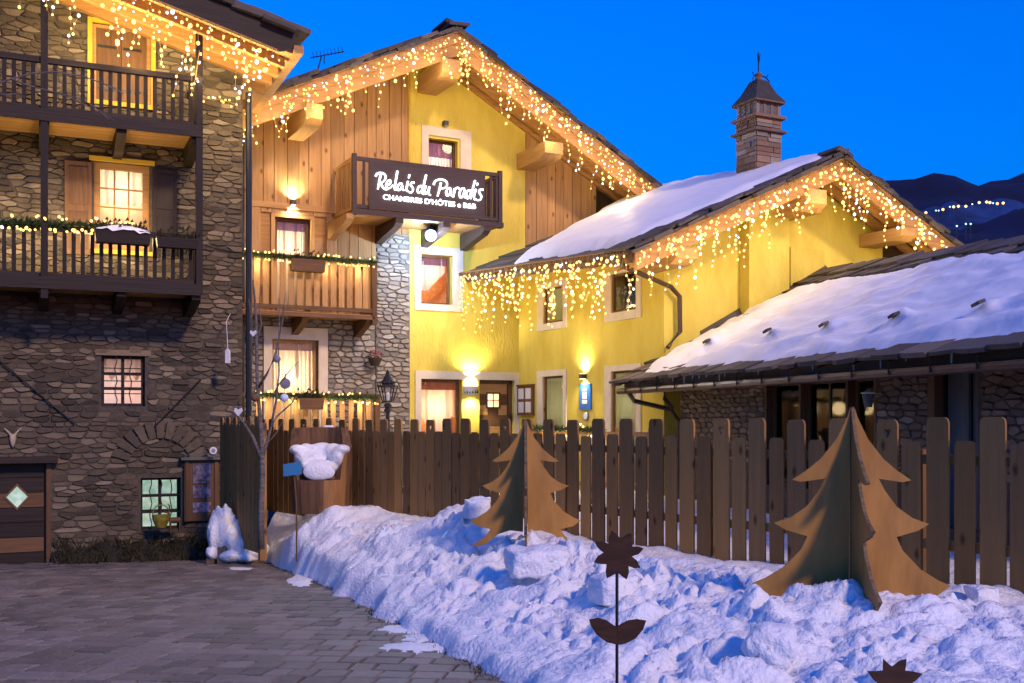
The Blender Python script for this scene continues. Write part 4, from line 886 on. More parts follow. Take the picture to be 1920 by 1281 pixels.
def snow_patch(name, label, fn, thick, nu, nv, mat='snow_soft', under=.03):
    """snow lying on a roof: fn(u, v) is the roof surface, thick(u, v) the depth"""
    us = np.linspace(0, 1, nu); vs2 = np.linspace(0, 1, nv); mb = MB(); idx = {}
    UU, VV = np.meshgrid(us, vs2, indexing='ij'); T = thick(UU, VV)
    for i in range(nu):
        for j in range(nv):
            P = fn(us[i], vs2[j]); idx[i, j] = len(mb.v); mb.v.append(tuple(P + Vector((0, 0, float(T[i, j]) + under if T[i, j] > 0 else -.06))))
    for i in range(nu - 1):
        for j in range(nv - 1):
            if max(T[i, j], T[i + 1, j], T[i, j + 1], T[i + 1, j + 1]) > 0: mb.face([idx[i, j], idx[i + 1, j], idx[i + 1, j + 1], idx[i, j + 1]])
    return mb.mesh(name, M[mat], True)
def w_th(u, v):
    wob = .02 * pn(u * 20, v * 9, 3) + .025 * pn(u * 7, v * 5, 5)
    d = np.minimum(np.minimum((v - .05 + wob * 1.2) * 4.6, (u - .035 - .03 * (1 - v) + wob) * 6.5), (.69 + .45 * v + wob - u) * 6.5)
    t = np.where(d > 0, .15 * sm(d / .3) ** .6, 0); bumps = .05 * pn(u * 9, v * 6, 9) + .02 * pn(u * 24, v * 18, 11)
    return np.where(t > 0, np.maximum(t * (1 + bumps * 4), .004), 0)
me = snow_patch('roof_snow', '', wroof, w_th, 100, 80)
tag(link('roof_snow', me, None, FW.o, (0, 0, FW.a)), 'smooth snow blanket on the yellow wing roof below the chimney', 'snow', kind='stuff')
# chimney
def on_roof(px, py):
    e, r = FW._r(px, py); n_ = (E1 - E2).cross(PW - E2); t = (E2 - e).dot(n_) / r.dot(n_); return e + r * t
cb = on_roof(1418, 338); wd = .62; kz = lambda py: FW.fy(1418, py, cb.y)[1]
xr = FW.fy(1464, 300, cb.y)[0]; wr = xr - cb.x; yl = FW.fx(1381, 300, cb.x)[0]; wl_ = yl - cb.y; wl_ = min(max(wl_, .4), .9)
print('chimney', cb[:], wr, wl_)
ccx, ccy = cb.x + wr / 2, cb.y + wl_ / 2
q = MB(); q.box(cb.x + .015, xr - .015, cb.y + .015, yl - .015 if wl_ < .9 else cb.y + wl_ - .015, kz(338) - .4, kz(184)); CH = q.build('chimney', M['mortar2'], HW); ye = cb.y + wl_
zz = kz(338) - .25; top = kz(212); k = 0
while zz < top - .02:
    h_ = min(U(.07, .15), top - zz)
    for face in range(2):
        L_ = wr if face == 0 else wl_; cuts = sorted([0, L_] + [L_ * U(.25, .75)] + ([L_ * U(.2, .8)] if rnd() < .4 else [])); cuts = [c for i, c in enumerate(cuts) if i == 0 or c - cuts[i - 1] > .06 or c == L_]
        for a, b in zip(cuts, cuts[1:]):
            d_ = U(.005, .03); q = MB()
            if face == 0: q.box(cb.x + a + .006, cb.x + b - .006, cb.y - d_, cb.y + .03, zz + .006, zz + h_ - .006)
            else: q.box(cb.x - d_, cb.x + .03, cb.y + a + .006, cb.y + b - .006, zz + .006, zz + h_ - .006)
            q.build('stone', M['stone4'] if rnd() < .8 else M['stone2'], CH)
    zz += h_
def ring(z, o_, t, name='ledge'):
    q = MB(); q.box(cb.x - o_, xr + o_, cb.y - o_, ye + o_, z, z + t); q.build(name, M['stone4'], CH)
ring(kz(244), .09, .045); ring(kz(218), .08, .06)
q = MB(); q.box(ccx - .07, ccx + .07, ccy - .07, ccy + .07, kz(214), kz(190)); q.build('flue', M['dark_room'], CH)
pz0, pz1 = kz(213) + .0, kz(188)
for i in range(4):
    t = i / 3; 
    for P in ((cb.x + .045 + (wr - .09) * t, cb.y + .04), (cb.x + .04, cb.y + .045 + (wl_ - .09) * t), (cb.x + .045 + (wr - .09) * t, ye - .04), (xr - .04, cb.y + .045 + (wl_ - .09) * t)):
        post('pillar', CH, M['stone2'], P[0], P[1], pz0, pz1, .075, .075)
ring(pz1, .07, .04, 'cap_slab')
q = MB(); prof = [(.0, pz1 + .04), (.35, pz1 + .24), (.66, pz1 + .5), (.72, kz(140))]
b = [(cb.x - .075, cb.y - .075), (xr + .075, cb.y - .075), (xr + .075, ye + .075), (cb.x - .075, ye + .075)]; prev = None
for f, z in prof:
    r_ = []
    for x, y in b: r_.append(len(q.v)); q.v.append((x + (ccx - x) * f, y + (ccy - y) * f, z))
    if prev:
        for i in range(4): q.face([prev[i], prev[(i + 1) % 4], r_[(i + 1) % 4], r_[i]])
    prev = r_
q.face(prev); q.build('cap_roof', M['slate'], CH)
q = MB(); q.lathe([(.09, kz(145)), (.1, kz(140)), (.07, kz(134)), (.085, kz(128)), (.03, kz(123))], (ccx, ccy, 0), 10); q.build('finial', M['stone3'], CH)
q = MB(); q.tube([(ccx, ccy, kz(126)), (ccx, ccy, kz(96))], .014, 5).tube([(ccx, ccy, kz(112)), (ccx - .03, ccy, kz(88))], .012, 4).tube([(ccx, ccy, kz(112)), (ccx + .04, ccy, kz(88))], .012, 4).tube([(ccx, ccy, kz(108)), (ccx, ccy, kz(84))], .012, 4)
for s in (-1, 1):
    q.tube([(ccx + s * .02, ccy, kz(128)), (ccx + s * .14, ccy - .05, kz(132)), (ccx + s * .22, ccy - .08, kz(140)), (ccx + s * .2, ccy - .08, kz(146)), (ccx + s * .15, ccy - .06, kz(150))], .013, 4); q.tube([(ccx + s * .16, ccy - .05, kz(134)), (ccx + s * .2, ccy - .05, kz(126))], .012, 4)
q.build('weathervane', M['metal'], CH)

# ================================================================ LOW STONE HOUSE (right)
HS = thing_fr('stone_cottage', 'low stone cottage with icicles under its snow covered slab roof', 'house', FS)
O_ = FS.loc(at(1172, 716, 18.9)); tp = at(1550, 507, 21.0); T_ = FS.loc(tp); Vd = T_ - O_
NS = Vector((1, 0, 0)).cross(Vd).normalized(); NS = NS if NS.z > 0 else -NS
def s_uv(px, py):
    e, r = FS._r(px, py); t = (O_ - e).dot(NS) / r.dot(NS); P = e + r * t - O_
    v = P.z / Vd.z; return P.x - Vd.x * v, v
ub, vb = s_uv(1920, 450); UL = 11.5; vE = 1 + (vb - 1) * (UL / ub)
print('cottage', O_[:], Vd[:], ub, vb, [s_uv(*p) for p in ((1210, 700), (1300, 640), (1560, 530), (1800, 490), (1500, 690), (1920, 640))])
def sroof(u, v): return O_ + Vector((u * UL, 0, 0)) + Vd * (v * (1 + (vE - 1) * u))
mb = MB(); dn = Vector((0, 0, -.1)); c4_ = [sroof(0, 0), sroof(1, 0), sroof(1, 1), sroof(0, 1)]
mb.hexa([p + dn for p in c4_] + c4_); bk = [sroof(0, 1), sroof(1, 1), sroof(1, 1) + Vector((0, 3, -1.4)), sroof(0, 1) + Vector((0, 3, -1.4))]; mb.hexa([p + dn for p in bk] + bk)
rs = mb.build('roof', M['slate'], HS)
yw = .75
sx_ = lambda px, py=760, y=yw: FS.fy(px, py, y)[0]
sz2 = lambda px, py, y=yw: FS.fy(px, py, y)[1]
xc = sx_(1277, 760); OP1 = (sx_(1436), sx_(1641), .5, O_.z - .12 + Vd.z / Vd.y * yw * .0); OP1 = (OP1[0], OP1[1], .45, sz2(1540, 708)); OP2 = (sx_(1752), sx_(1834), .2, sz2(1790, 690))
mb = MB(); facade(mb, xc, UL - .5, -.3, O_.z + .2, [OP1, OP2], [], yw, .3); mb.box(xc, xc + .2, yw + .01, yw + 4, -.3, O_.z + .25)
wsx = mb.build('wall', M['mortar'], HS)
print('S stones', rubble(wsx, FS, xc, sx_(1960), .75, O_.z + .15, .24, .075, M['stone3'], [(OP1[0] - .04, OP1[1] + .04, OP1[2], OP1[3] + .04), (OP2[0] - .04, OP2[1] + .04, OP2[2], OP2[3] + .04)], None, yw, 300, .005, (.008, .03)))
# big window: lintel, mullions, dark panes
q = MB(); q.box(OP1[0] - .15, OP1[1] + .15, yw - .03, yw + .2, OP1[3] - .02, OP1[3] + .12); q.build('lintel', M['brown_x'], HS)
wx = [OP1[0], sx_(1500), sx_(1588), OP1[1]]
for i in range(3): window(HS, 'window', wx[i] + .03, wx[i + 1] - .03, OP1[2], OP1[3] - .022, yw + .1, M['brown'], 2 if i == 1 else 1, 1, None, None, .055, .035, pane='pane_dark', label=('dark left light', 'dark middle light with two panes', 'dark right light')[i] + ' of the wide cottage window')
for x in wx: post('mullion', HS, M['brown'], x, yw + .06, OP1[2], OP1[3] - .021, .05, .13)
h = OP2; post('post', HS, M['brown'], h[0] + .03, yw - .01, h[2], O_.z, .12, .12)
q = MB(); xm = (h[0] + h[1]) / 2 + .08
for a, b in ((h[0] + .1, xm), (xm + .01, h[1] - .01)):
    q = MB(); q.box(a, b, yw + .1 + (.05 if a > xm - .01 else 0), yw + .14 + (.05 if a > xm - .01 else 0), h[2], h[3]); q.build('shutter', M['grey'], HS)
q = MB(); q.box(h[0], h[1], yw + .28, yw + .3, h[2], h[3]); q.build('dark_room', M['dark_room'], HS)
# gutter, downpipes, rafter tails, slabs
g0, g1 = sroof(0, 0) + Vector((-.15, -.06, -.17)), sroof(1, 0) + Vector((0, -.06, -.17))
q = MB(); q.tube([g0, g1], .055, 8); q.build('gutter', M['gutter'], HS)
for i in range(16):
    x = .3 + i * .68; q = MB(); q.tube([(x, O_.y - .12, O_.z - .2), (x, O_.y - .125, O_.z - .05), (x, O_.y, O_.z + .0)], .012, 4); q.build('gutter_hook', M['gutter'], HS)
    q = MB(); a = Vector((x, O_.y + .05, O_.z - .16)); q.bar(a, a + Vd * .35, .11, .12); q.build('rafter', M['dark_x'], HS)
q = MB(); q.bar(sroof(0, 0) + Vector((0, .03, -.12)), sroof(1, 0) + Vector((0, .03, -.12)), .03, .1); q.build('eave_board', M['brown_x'], HS)
pa = [FS.fy(*p, O_.y - .05) for p in ((1180, 738), (1187, 752))]; pc = [FS.fy(*p, yw - .08) for p in ((1262, 768), (1280, 790))]
q = MB(); q.tube([(pa[0][0], O_.y - .05, pa[0][1]), (pa[1][0], O_.y - .03, pa[1][1]), (pc[0][0] - .05, yw - .1, pc[0][1]), (pc[1][0] - .1, yw - .1, pc[1][1]), (pc[1][0] - .1, yw - .1, .0)], .042, 8); q.build('downpipe', M['gutter'], HS)
q = MB(); pb = FS.fy(1246, 735, .3); q.tube([(pb[0], .3, pb[1] + .05), (pb[0], .3, pb[1] - .12), (pc[0][0], yw - .1, pc[0][1] + .03)], .036, 7); q.build('downpipe', M['gutter'], HS)
Ux = Vector((1, 0, 0)); Vn = Vd.normalized(); Lv = Vd.length
nr = 13
for r in range(nr):                               # verge, ridge and eave courses that show past the snow
    cols = range(0, 30) if r in (0, nr - 1, nr - 2) else range(0, 5 if r < nr - 3 else 9)
    for c in cols:
        u = (c * .42 + (.2 if r % 2 else 0) + U(-.04, .04) - .12) / UL
        if u > 1: continue
        P = sroof(u, (r + .45) / nr) + NS * (.012 + U(0, .012))
        slab(rs, P, Ux + Vector((0, 0, U(-.03, .03))), Vn - NS * .1, U(.38, .47), Lv / nr * U(1.35, 1.6), U(.035, .06))
for r in range(nr):
    for k in range(1):
        P = sroof(-.12 / UL, (r + .5) / nr) + NS * U(.0, .02) + Vector((-.05, 0, 0))
        slab(rs, P + NS * -.05, Ux, Vn - NS * .06, U(.3, .4), Lv / nr * 1.5, .05)
for A_, B_ in (((1420, 572), (1545, 503)), ((1285, 640), (1392, 578))):   # abutment slabs tilted against the yellow wall
    ua, va = s_uv(*A_); uq, vq = s_uv(*B_)
    for k in range(5):
        v = va + (vq - va) * (k + .5) / 6; P = O_ + Vector((-.02, 0, 0)) + Vd * v + NS * .12
        slab(rs, P, Vn, Vector((-.5, 0, .85)), Lv * abs(vq - va) / 6 * 1.15, .26, .05)
SP = [s_uv(*p) for p in ((1210, 702), (1255, 668), (1300, 638), (1400, 588), (1470, 560), (1560, 532), (1640, 521), (1800, 492), (1925, 478))]
su = np.array([p[1] for p in SP]); 
def s_th(u, v):
    X = u * UL; vv = v * (1 + (vE - 1) * u)
    vt = np.interp(X, [p[0] for p in SP] + [UL], [p[1] for p in SP] + [SP[-1][1]])
    wob = .07 * pn(X * 2.5, vv * 4, 21) + .04 * pn(X * 7, vv * 12, 23) + .02 * pn(X * 19, vv * 30, 25)
    left = np.interp(vv, [p[1] for p in SP[:7]], [p[0] for p in SP[:7]])
    d = np.minimum(np.minimum((vt - vv) * Lv * .9, X - left) + wob, (vv - .012) * Lv + .0 + wob * .8)
    t = np.where(d > 0, .12 * sm(d / .4) ** .6, 0)
    z = .05 * pn(X * .9, vv * 14, 31) + .03 * pn(X * 2.2, vv * 22, 33) + .05 * pn(X * 1.2, vv * 2.5, 35) + .012 * pn(X * 6, vv * 30, 37)
    for px, py in ((1335, 662), (1450, 645), (1557, 636), (1690, 622), (1850, 604)):
        a, b = s_uv(px, py); z = z + .1 * np.exp(-(((X - a) / .13) ** 2 + ((vv - b) * Lv / .16) ** 2)) - .09 * np.exp(-(((X - a - .05) / .1) ** 2 + (((vv - b) * Lv + .16) / .1) ** 2))
    return np.where(t > 0, np.maximum(t + z * sm(d / .3), .004), 0)
me = snow_patch('roof_snow', '', sroof, s_th, 230, 100)
tag(link('roof_snow', me, None, FS.o, (0, 0, FS.a)), 'thick rippled snow sheet on the stone cottage roof', 'snow', kind='stuff')
for px, py in ((1335, 662), (1450, 645), (1557, 636), (1690, 622), (1850, 604)):      # snow guards poking out
    a, b = s_uv(px, py); P = O_ + Vector((a, 0, 0)) + Vd * b + NS * .2; q = MB(); q.prism([P + Vector(c) for c in ((-.07, -.04, -.03), (.07, -.06, .0), (.05, .04, .03), (-.045, .06, .02))], NS * .035); q.build('snow_guard', M['slate'], HS)
for i, (px, l) in enumerate(((1263, .08), (1284, .24), (1300, .08), (1312, .06), (1326, .05), (1350, .16), (1360, .07), (1423, .08), (1525, .07), (1602, .13), (1653, .18), (1786, .2), (1700, .06), (1240, .05))):
    x = FS.fy(px, 700, O_.y - .03)[0]; z = O_.z + .0; q = MB(); q.tube([(x, O_.y - .04, z + .04), (x + .005, O_.y - .045, z - l * .5), (x, O_.y - .04, z - l)], .016, 5, r2=.003); q.build('icicle', M['ice'], HS)

# ================================================================ PAVED YARD
B_PX = [(452, 1047), (500, 1062), (548, 1082), (600, 1102), (650, 1130), (700, 1166), (760, 1198), (820, 1226), (870, 1255), (910, 1284)]
EDGE = [on_ground(*p) for p in B_PX]; EX = np.array([p.x for p in EDGE]); EY = np.array([p.y for p in EDGE])
EDGE = [Vector((EDGE[0].x - 2.0, EDGE[0].y + .9, 0))] + EDGE + [Vector((EDGE[-1].x + 1.2, EDGE[-1].y - 4.0, 0))]
EX = np.array([p.x for p in EDGE]); EY = np.array([p.y for p in EDGE])
def edge_x(y): return np.interp(y, EY[::-1], EX[::-1])
mb = MB(); ny = 24
for j in range(ny + 1):
    y = 2.5 + (18.2 - 2.5) * j / ny
    for x in (-12, float(edge_x(y)) + .35): mb.v.append((x, y, gz(y)))
for j in range(ny): mb.face([2 * j, 2 * j + 1, 2 * j + 3, 2 * j + 2])
PV = tag(mb.build('paved_yard', M['joint']), kind='structure')
def paver_mesh(w, d):
    q = MB(); j = lambda: U(-.008, .008); c = [(-w / 2 + j(), -d / 2 + j()), (w / 2 + j(), -d / 2 + j()), (w / 2 + j(), d / 2 + j()), (-w / 2 + j(), d / 2 + j())]
    q.v = [(x, y, 0) for x, y in c] + [(x * .985, y * .985, .03) for x, y in c] + [(x * .91, y * .91, .04 + U(-.003, .003)) for x, y in c]
    for r in (0, 4):
        for i in range(4): k = (i + 1) % 4; q.face([r + i, r + k, r + 4 + k, r + 4 + i])
    q.face([8, 9, 10, 11]); return q
PW_ = {w: [paver_mesh(w, .25) for _ in range(5)] for w in (.16, .21, .27)}; PME = {w: [q.mesh('paver', M['paver']) for q in v] for w, v in PW_.items()}
pav = []; ca, sa = math.cos(-.1), math.sin(-.1)
v = 4.5
while v < 19.5:
    u = -12 + U(0, .3)
    while u < 2:
        w = random.choice((.16, .21, .21, .27)); x, y = (u + w / 2) * ca - v * sa, (u + w / 2) * sa + v * ca; u += w + .013
        if y > 18.1 or y < 3.5 or x > float(edge_x(y)) + .1: continue
        px, py = CX + F * x / y, CY - F * (gz(y) - 1.75) / y
        if not (-900 < px < 1500 and py < 1900): continue
        if FL.loc(Vector((x, y, 0))).y > -.2: continue
        pav.append((1 / y ** 2 * w * (1 if -30 < px < 940 and py < 1290 else .01), x, y, w))
    v += .25 + .013
pav.sort(key=lambda p: -p[0]); rest = MB(); slope = math.atan(-.052)
for i, (_, x, y, w) in enumerate(pav):
    z = gz(y) + U(-.008, -.003); k = random.randrange(5)
    if i < 300: link('paver', PME[w][k], PV, (x, y, z), (slope + U(-.012, .012), U(-.012, .012), -.1 + U(-.012, .012)))
    else:
        q = PW_[w][k]; b = len(rest.v); rest.cv = rnd(); rest.v += [(x + a * ca - c * sa, y + a * sa + c * ca, z + e + c * -.052) for a, c, e in q.v]
        for f in q.f: rest.face([b + t for t in f])
print('pavers', len(pav)); tag(rest.build('paver_field', M['paver'], PV), kind='stuff')

# ================================================================ SNOW GARDEN
FF = Fr(3.805, 8.4, -.6025, .798)                 # main fence line, x runs away from the camera
NX, NY = 560, 540
gx = np.linspace(-5.6, 8.5, NX); gy = np.concatenate([np.linspace(3.2, 10, 310), np.linspace(10.03, 21.5, 230)])
GX, GY = np.meshgrid(gx, gy, indexing='ij')
def seg_dist(X, Y):
    best = np.full(X.shape, 1e9)
    for i in range(len(EX) - 1):
        dx, dy = EX[i + 1] - EX[i], EY[i + 1] - EY[i]; t = np.clip(((X - EX[i]) * dx + (Y - EY[i]) * dy) / (dx * dx + dy * dy), 0, 1)
        best = np.minimum(best, np.hypot(X - EX[i] - t * dx, Y - EY[i] - t * dy))
    return np.where(X > edge_x(Y), best, -best)
def billow(x, y, s): return np.abs(pn(x, y, s))
def clods(X, Y, cell, sd, prob):
    """rounded lumps of shovelled snow: one dome per grid cell at most"""
    ix = np.floor(X / cell).astype(np.int64); iy = np.floor(Y / cell).astype(np.int64); out = np.zeros(X.shape)
    for a in (-1, 0, 1):
        for b in (-1, 0, 1):
            h1 = _h(ix + a, iy + b, sd) / (2 * math.pi); h2 = _h(ix + a, iy + b, sd + 1) / (2 * math.pi); h3 = _h(ix + a, iy + b, sd + 2) / (2 * math.pi)
            r = cell * (.22 + .42 * h3); cx, cy = (ix + a + .15 + .7 * h1) * cell, (iy + b + .15 + .7 * h2) * cell; q = 1 - ((X - cx) ** 2 + (Y - cy) ** 2) / r ** 2
            out = np.maximum(out, np.where((q > 0) & (_h(ix + a, iy + b, sd + 3) < prob * 2 * math.pi), np.sqrt(np.maximum(q, 0)) * r * .75, 0))
    return out
def blocks(X, Y, cell, sd, prob):
    """broken, tilted chunks of hard snow"""
    ix = np.floor(X / cell).astype(np.int64); iy = np.floor(Y / cell).astype(np.int64); out = np.zeros(X.shape)
    for a in (-1, 0, 1):
        for b in (-1, 0, 1):
            h = [_h(ix + a, iy + b, sd + k) / (2 * math.pi) for k in range(4)]; t = h[3] * 6.283; r = cell * (.25 + .3 * h[2])
            dx, dy = X - (ix + a + .15 + .7 * h[0]) * cell, Y - (iy + b + .15 + .7 * h[1]) * cell; u, v = dx * np.cos(t) + dy * np.sin(t), -dx * np.sin(t) + dy * np.cos(t)
            m = np.maximum(np.abs(u), np.abs(v) * (1 + h[1])); e = sm((r - m) / (r * .3)); out = np.maximum(out, np.where(h[2] * 7.77 % 1 < prob, e * (r * .55 + .5 * (h[0] - .5) * u + .5 * (h[1] - .5) * v), 0))
    return out
def gauss(X, Y, cx, cy, rx, ry, h): return h * np.exp(-(((X - cx) / rx) ** 2 + ((Y - cy) / ry) ** 2))
TERR = lambda X, Y: .40 + .0 * X
def snow_h(X, Y):
    X = np.asarray(X, float); Y = np.asarray(Y, float)
    wx = X + .25 * pn(X * 1.3, Y * 1.3, 40); wy = Y + .25 * pn(X * 1.3, Y * 1.3, 41)
    d = seg_dist(X, Y) + .13 * pn(X * 1.7, Y * 1.7, 42) + .04 * pn(X * 4, Y * 4, 43)
    g = -.052 * (Y - 7) - .03
    fd = -(X - 3.805) * .798 - (Y - 8.4) * .6025      # distance in front of the fence
    rough = sm((fd - .2) / 1.4) * (1 - .62 * sm((X - .9) / 1.8)) * (1 - .3 * sm((-2.6 - X) / 1.0))
    base = .38 + .08 * pn(X * .5, Y * .5, 44) + .05 * pn(X * 1.1, Y * 1.1, 45)
    far = sm((Y - 12.5) / 3) * sm((-1.6 - X) / 1.2)
    base = base * (1 - far) + (.22 + .3 * sm((X + 3.9) / 1.0) + .06 * pn(X, Y, 46)) * far
    base = base + gauss(X, Y, -1.0, 12.8, 1.3, 1.0, .3) + gauss(X, Y, -2.75, 15.5, .55, .45, .36) + gauss(X, Y, -.3, 12.2, .4, .3, .14) + gauss(X, Y, 2.4, 7.15, .6, .36, .2) + gauss(X, Y, .1, 10.9, .5, .4, .12)
    base = base + gauss(X, Y, 3.4, 8.2, .5, .35, .06)
    lump = .1 * billow(wx * 1.4, wy * 1.4, 50) + .06 * billow(wx * 3.3 + 3, wy * 3.3, 51) + .03 * billow(wx * 8, wy * 8, 52) - .05 + .8 * clods(wx, wy, .34, 60, .5) + .85 * clods(wx + .13, wy, .19, 63, .65) + 1.15 * clods(wx, wy + .07, .1, 66, .65) + clods(wx + .04, wy + .02, .065, 70, .5) + .6 * blocks(wx, wy, .36, 80, .3) + .7 * blocks(wx + .2, wy, .2, 84, .4)
    small = .016 * pn(X * 6, Y * 6, 54) + .008 * pn(X * 14, Y * 14, 55)
    h = base + lump * (.12 + 1.0 * rough) * (.55 + .45 * sm(d / .6)) + small
    kf = sm((Y - 12) / 2.5); bank = (.24 + .16 * kf) * sm(d / .2) + (.76 - .16 * kf) * np.clip(d / (1.8 - .3 * kf), 0, 1) ** (.8 + .25 * kf)
    h = np.where(d > 0, g + (h - g) * bank, g - .3)
    behind = sm((-fd - .1) / .4); h = h * (1 - behind) + np.minimum(h, .42 + small) * behind
    return h
H = snow_h(GX, GY)
MB_ = MB(); verts = np.stack([GX, GY, H], -1).reshape(-1, 3)
ii, jj = np.meshgrid(np.arange(NX - 1), np.arange(NY - 1), indexing='ij'); a = (ii * NY + jj).ravel(); faces = np.stack([a, a + NY, a + NY + 1, a + 1], 1)
hf = H.reshape(-1); gg = (-.052 * (GY - 7) - .05).reshape(-1); keep = (hf[faces] > gg[faces]).any(1)
# leave out what lies inside the houses
lv = verts[faces[:, 0]]; keep &= ~((-(lv[:, 0] - 2.0) * .962 - (lv[:, 1] - 18.9) * .274 < -1.5)) ; keep &= ((lv[:, 0] + 4.537) * -.411 + (lv[:, 1] - 17.97) * .912 < .1) | (lv[:, 0] > -4.2)
faces = faces[keep]
me = bpy.data.meshes.new('garden_snow'); me.from_pydata(verts.tolist(), [], faces.tolist()); me.materials.append(M['snow']); me.polygons.foreach_set('use_smooth', [True] * len(me.polygons)); me.update()
tag(link('garden_snow', me), kind='structure')
def sh(x, y): return float(snow_h(np.array([x]), np.array([y]))[0])
def snow_at(px, py, y0=4.0, y1=19.0):
    """first point of the snow surface seen at a pixel"""
    ys_ = np.linspace(y0, y1, 600); X = (px - CX) / F * ys_; Z = 1.75 + (CY - py) / F * ys_; hh = snow_h(X, ys_); k = np.argmax(hh >= Z)
    return Vector((X[k], ys_[k], hh[k]))
# ================================================================ FENCES
def picket_mesh(w, h, t=.024, heart=False, r=.03):
    P = [(-w / 2, 0), (w / 2, 0), (w / 2, h - r * 1.6), (w / 2 - r * .35, h - r * .5), (w / 2 - r * 1.1, h)]
    if heart:
        c = h - .115; hp = [(0, c + .028), (.018, c + .04), (.036, c + .03), (.038, c + .008), (.02, c - .02), (0, c - .045), (-.02, c - .02), (-.038, c + .008), (-.036, c + .03), (-.018, c + .04)]
        P += [(.0008, h), (.0008, c + .028)] + hp[1:] + [(-.0008, c + .028), (-.0008, h)]
    P += [(-w / 2 + r * 1.1, h), (-w / 2 + r * .35, h - r * .5), (-w / 2, h - r * 1.6)]
    q = MB(); q.prism([(x, t / 2, z) for x, z in P], (0, -t, 0)); return q
FN = thing('picket_fence', 'long weathered picket fence of alternating tall and short boards', 'fence', (3.805, 8.4, .0), FF.a)
tall = [1980, 1925, 1866.6, 1763, 1667.7, 1577, 1499, 1425, 1358, 1292.6, 1234.6, 1179.4, 1127, 1079, 1034, 992, 951, 912.5, 877, 843, 811, 781, 751, 724, 696, 671, 646, 621, 597, 573, 551, 531, 513, 497]
tall = [2420, 2240, 2095, 1975] + tall[2:]; hearts = {1358, 1667.7, 951, 811, 573}
tx = [FF.fy(p, 787, 0)[0] for p in tall]
for i, x in enumerate(tx):
    w = .2 * U(.93, 1.07); h = 1.76 + U(-.012, .012) - .12
    pk_ = picket_mesh(w, h, heart=tall[i] in hearts).build('picket', M['picket'], FN)
    pk_.location = (x, .035, .12); pk_.rotation_euler = (0, U(-.006, .006), 0)
    if tall[i] in hearts: pk_['label'] = 'tall picket with a heart cut out near its top'
    if i < len(tx) - 1:
        xs_ = (x + tx[i + 1]) / 2; w2 = .166 * U(.93, 1.07); o = picket_mesh(w2, 1.455 + U(-.015, .015), r=.025).build('picket', M['picket'], FN); o.location = (xs_, .036, .12); o.rotation_euler = (0, U(-.007, .007), 0)
for z in (1.42, .72):
    q = MB(); q.box(tx[0] - .3, tx[-1] + .1, -.03, .018, z - .04, z + .04); q.build('rail', M['picket'], FN)
for i in range(0, len(tx), 5):
    q = MB(); q.box(tx[i] + .18, tx[i] + .28, -.14, -.034, -.2, 1.5); q.build('fence_post', M['picket'], FN)
pA, pB = at(417, 787, 17.2), at(489, 787, 15.6); F2 = Fr(pB.x, pB.y, pA.x - pB.x, pA.y - pB.y)
FN2 = thing('picket_fence', 'short fence of close set boards running up to the stone house', 'fence', (pB.x, pB.y, 0), F2.a)
Lf = math.hypot(pA.x - pB.x, pA.y - pB.y)
for i in range(11):
    x = Lf * (i + .5) / 11; o = picket_mesh(.15, (1.99 if i % 2 == 0 else 1.9) + U(-.03, .03)).build('picket', M['picket'], FN2); o.location = (x, .03, -.2)
for z in (1.45, .5): q = MB(); q.box(0, Lf, -.03, .012, z - .04, z + .04); q.build('rail', M['picket'], FN2)
q = MB(); q.box(-.09, .0, -.06, .04, -.3, 1.7); q.build('fence_post', M['picket'], FN2)

# ================================================================ PLYWOOD FIR TREES
HALF = [(0, 0), (12, 40), (60, 140), (130, 230), (195, 285), (255, 325), (215, 334), (108, 318), (135, 370), (190, 445), (260, 495), (335, 522), (285, 552), (188, 580), (215, 640), (295, 725), (375, 775), (432, 800), (370, 845), (268, 866), (300, 915), (350, 955), (410, 995), (385, 1004), (300, 985), (205, 905), (110, 875), (8, 885)]
def wood_tree(label, P, Hm, angs, wid=1.0):
    o = thing('plywood_tree', label, 'wooden tree', P, 0, 'plywood fir trees in the snow'); s = Hm / 980
    for a in angs:
        q = MB(); t = .011
        q.prism([(.014 + w * s * wid, t, (960 - h) * s) for w, h in HALF], (0, -2 * t, 0)); n = len(HALF)
        q.m = [0, 0] + [1] * n
        w_ = q.build('plywood_wing', [M['ply'], M['ply_edge']], o); w_.rotation_euler = (0, 0, math.radians(a))
    q = MB(); q.tube([(0, 0, 40 * s), (0, 0, 965 * s)], .014, 6); q.build('spine', M['ply_edge'], o)
    return o
p = at(985, 1005, 11.0); wood_tree('smaller plywood fir tree in front of the middle of the fence', Vector((p.x, 11.0, 1.75 - 228 / 2000 * 11.0)), 232 / 2000 * 11.0, (6, 174, -90, 88), 1.0)
p = at(1598, 1150, 7.45); wood_tree('larger plywood fir tree standing on a snow mound near the right', Vector((p.x, 7.45, 1.75 - 378 / 2000 * 7.45)), 400 / 1960 * 7.45, (0, 171, -93, 86))

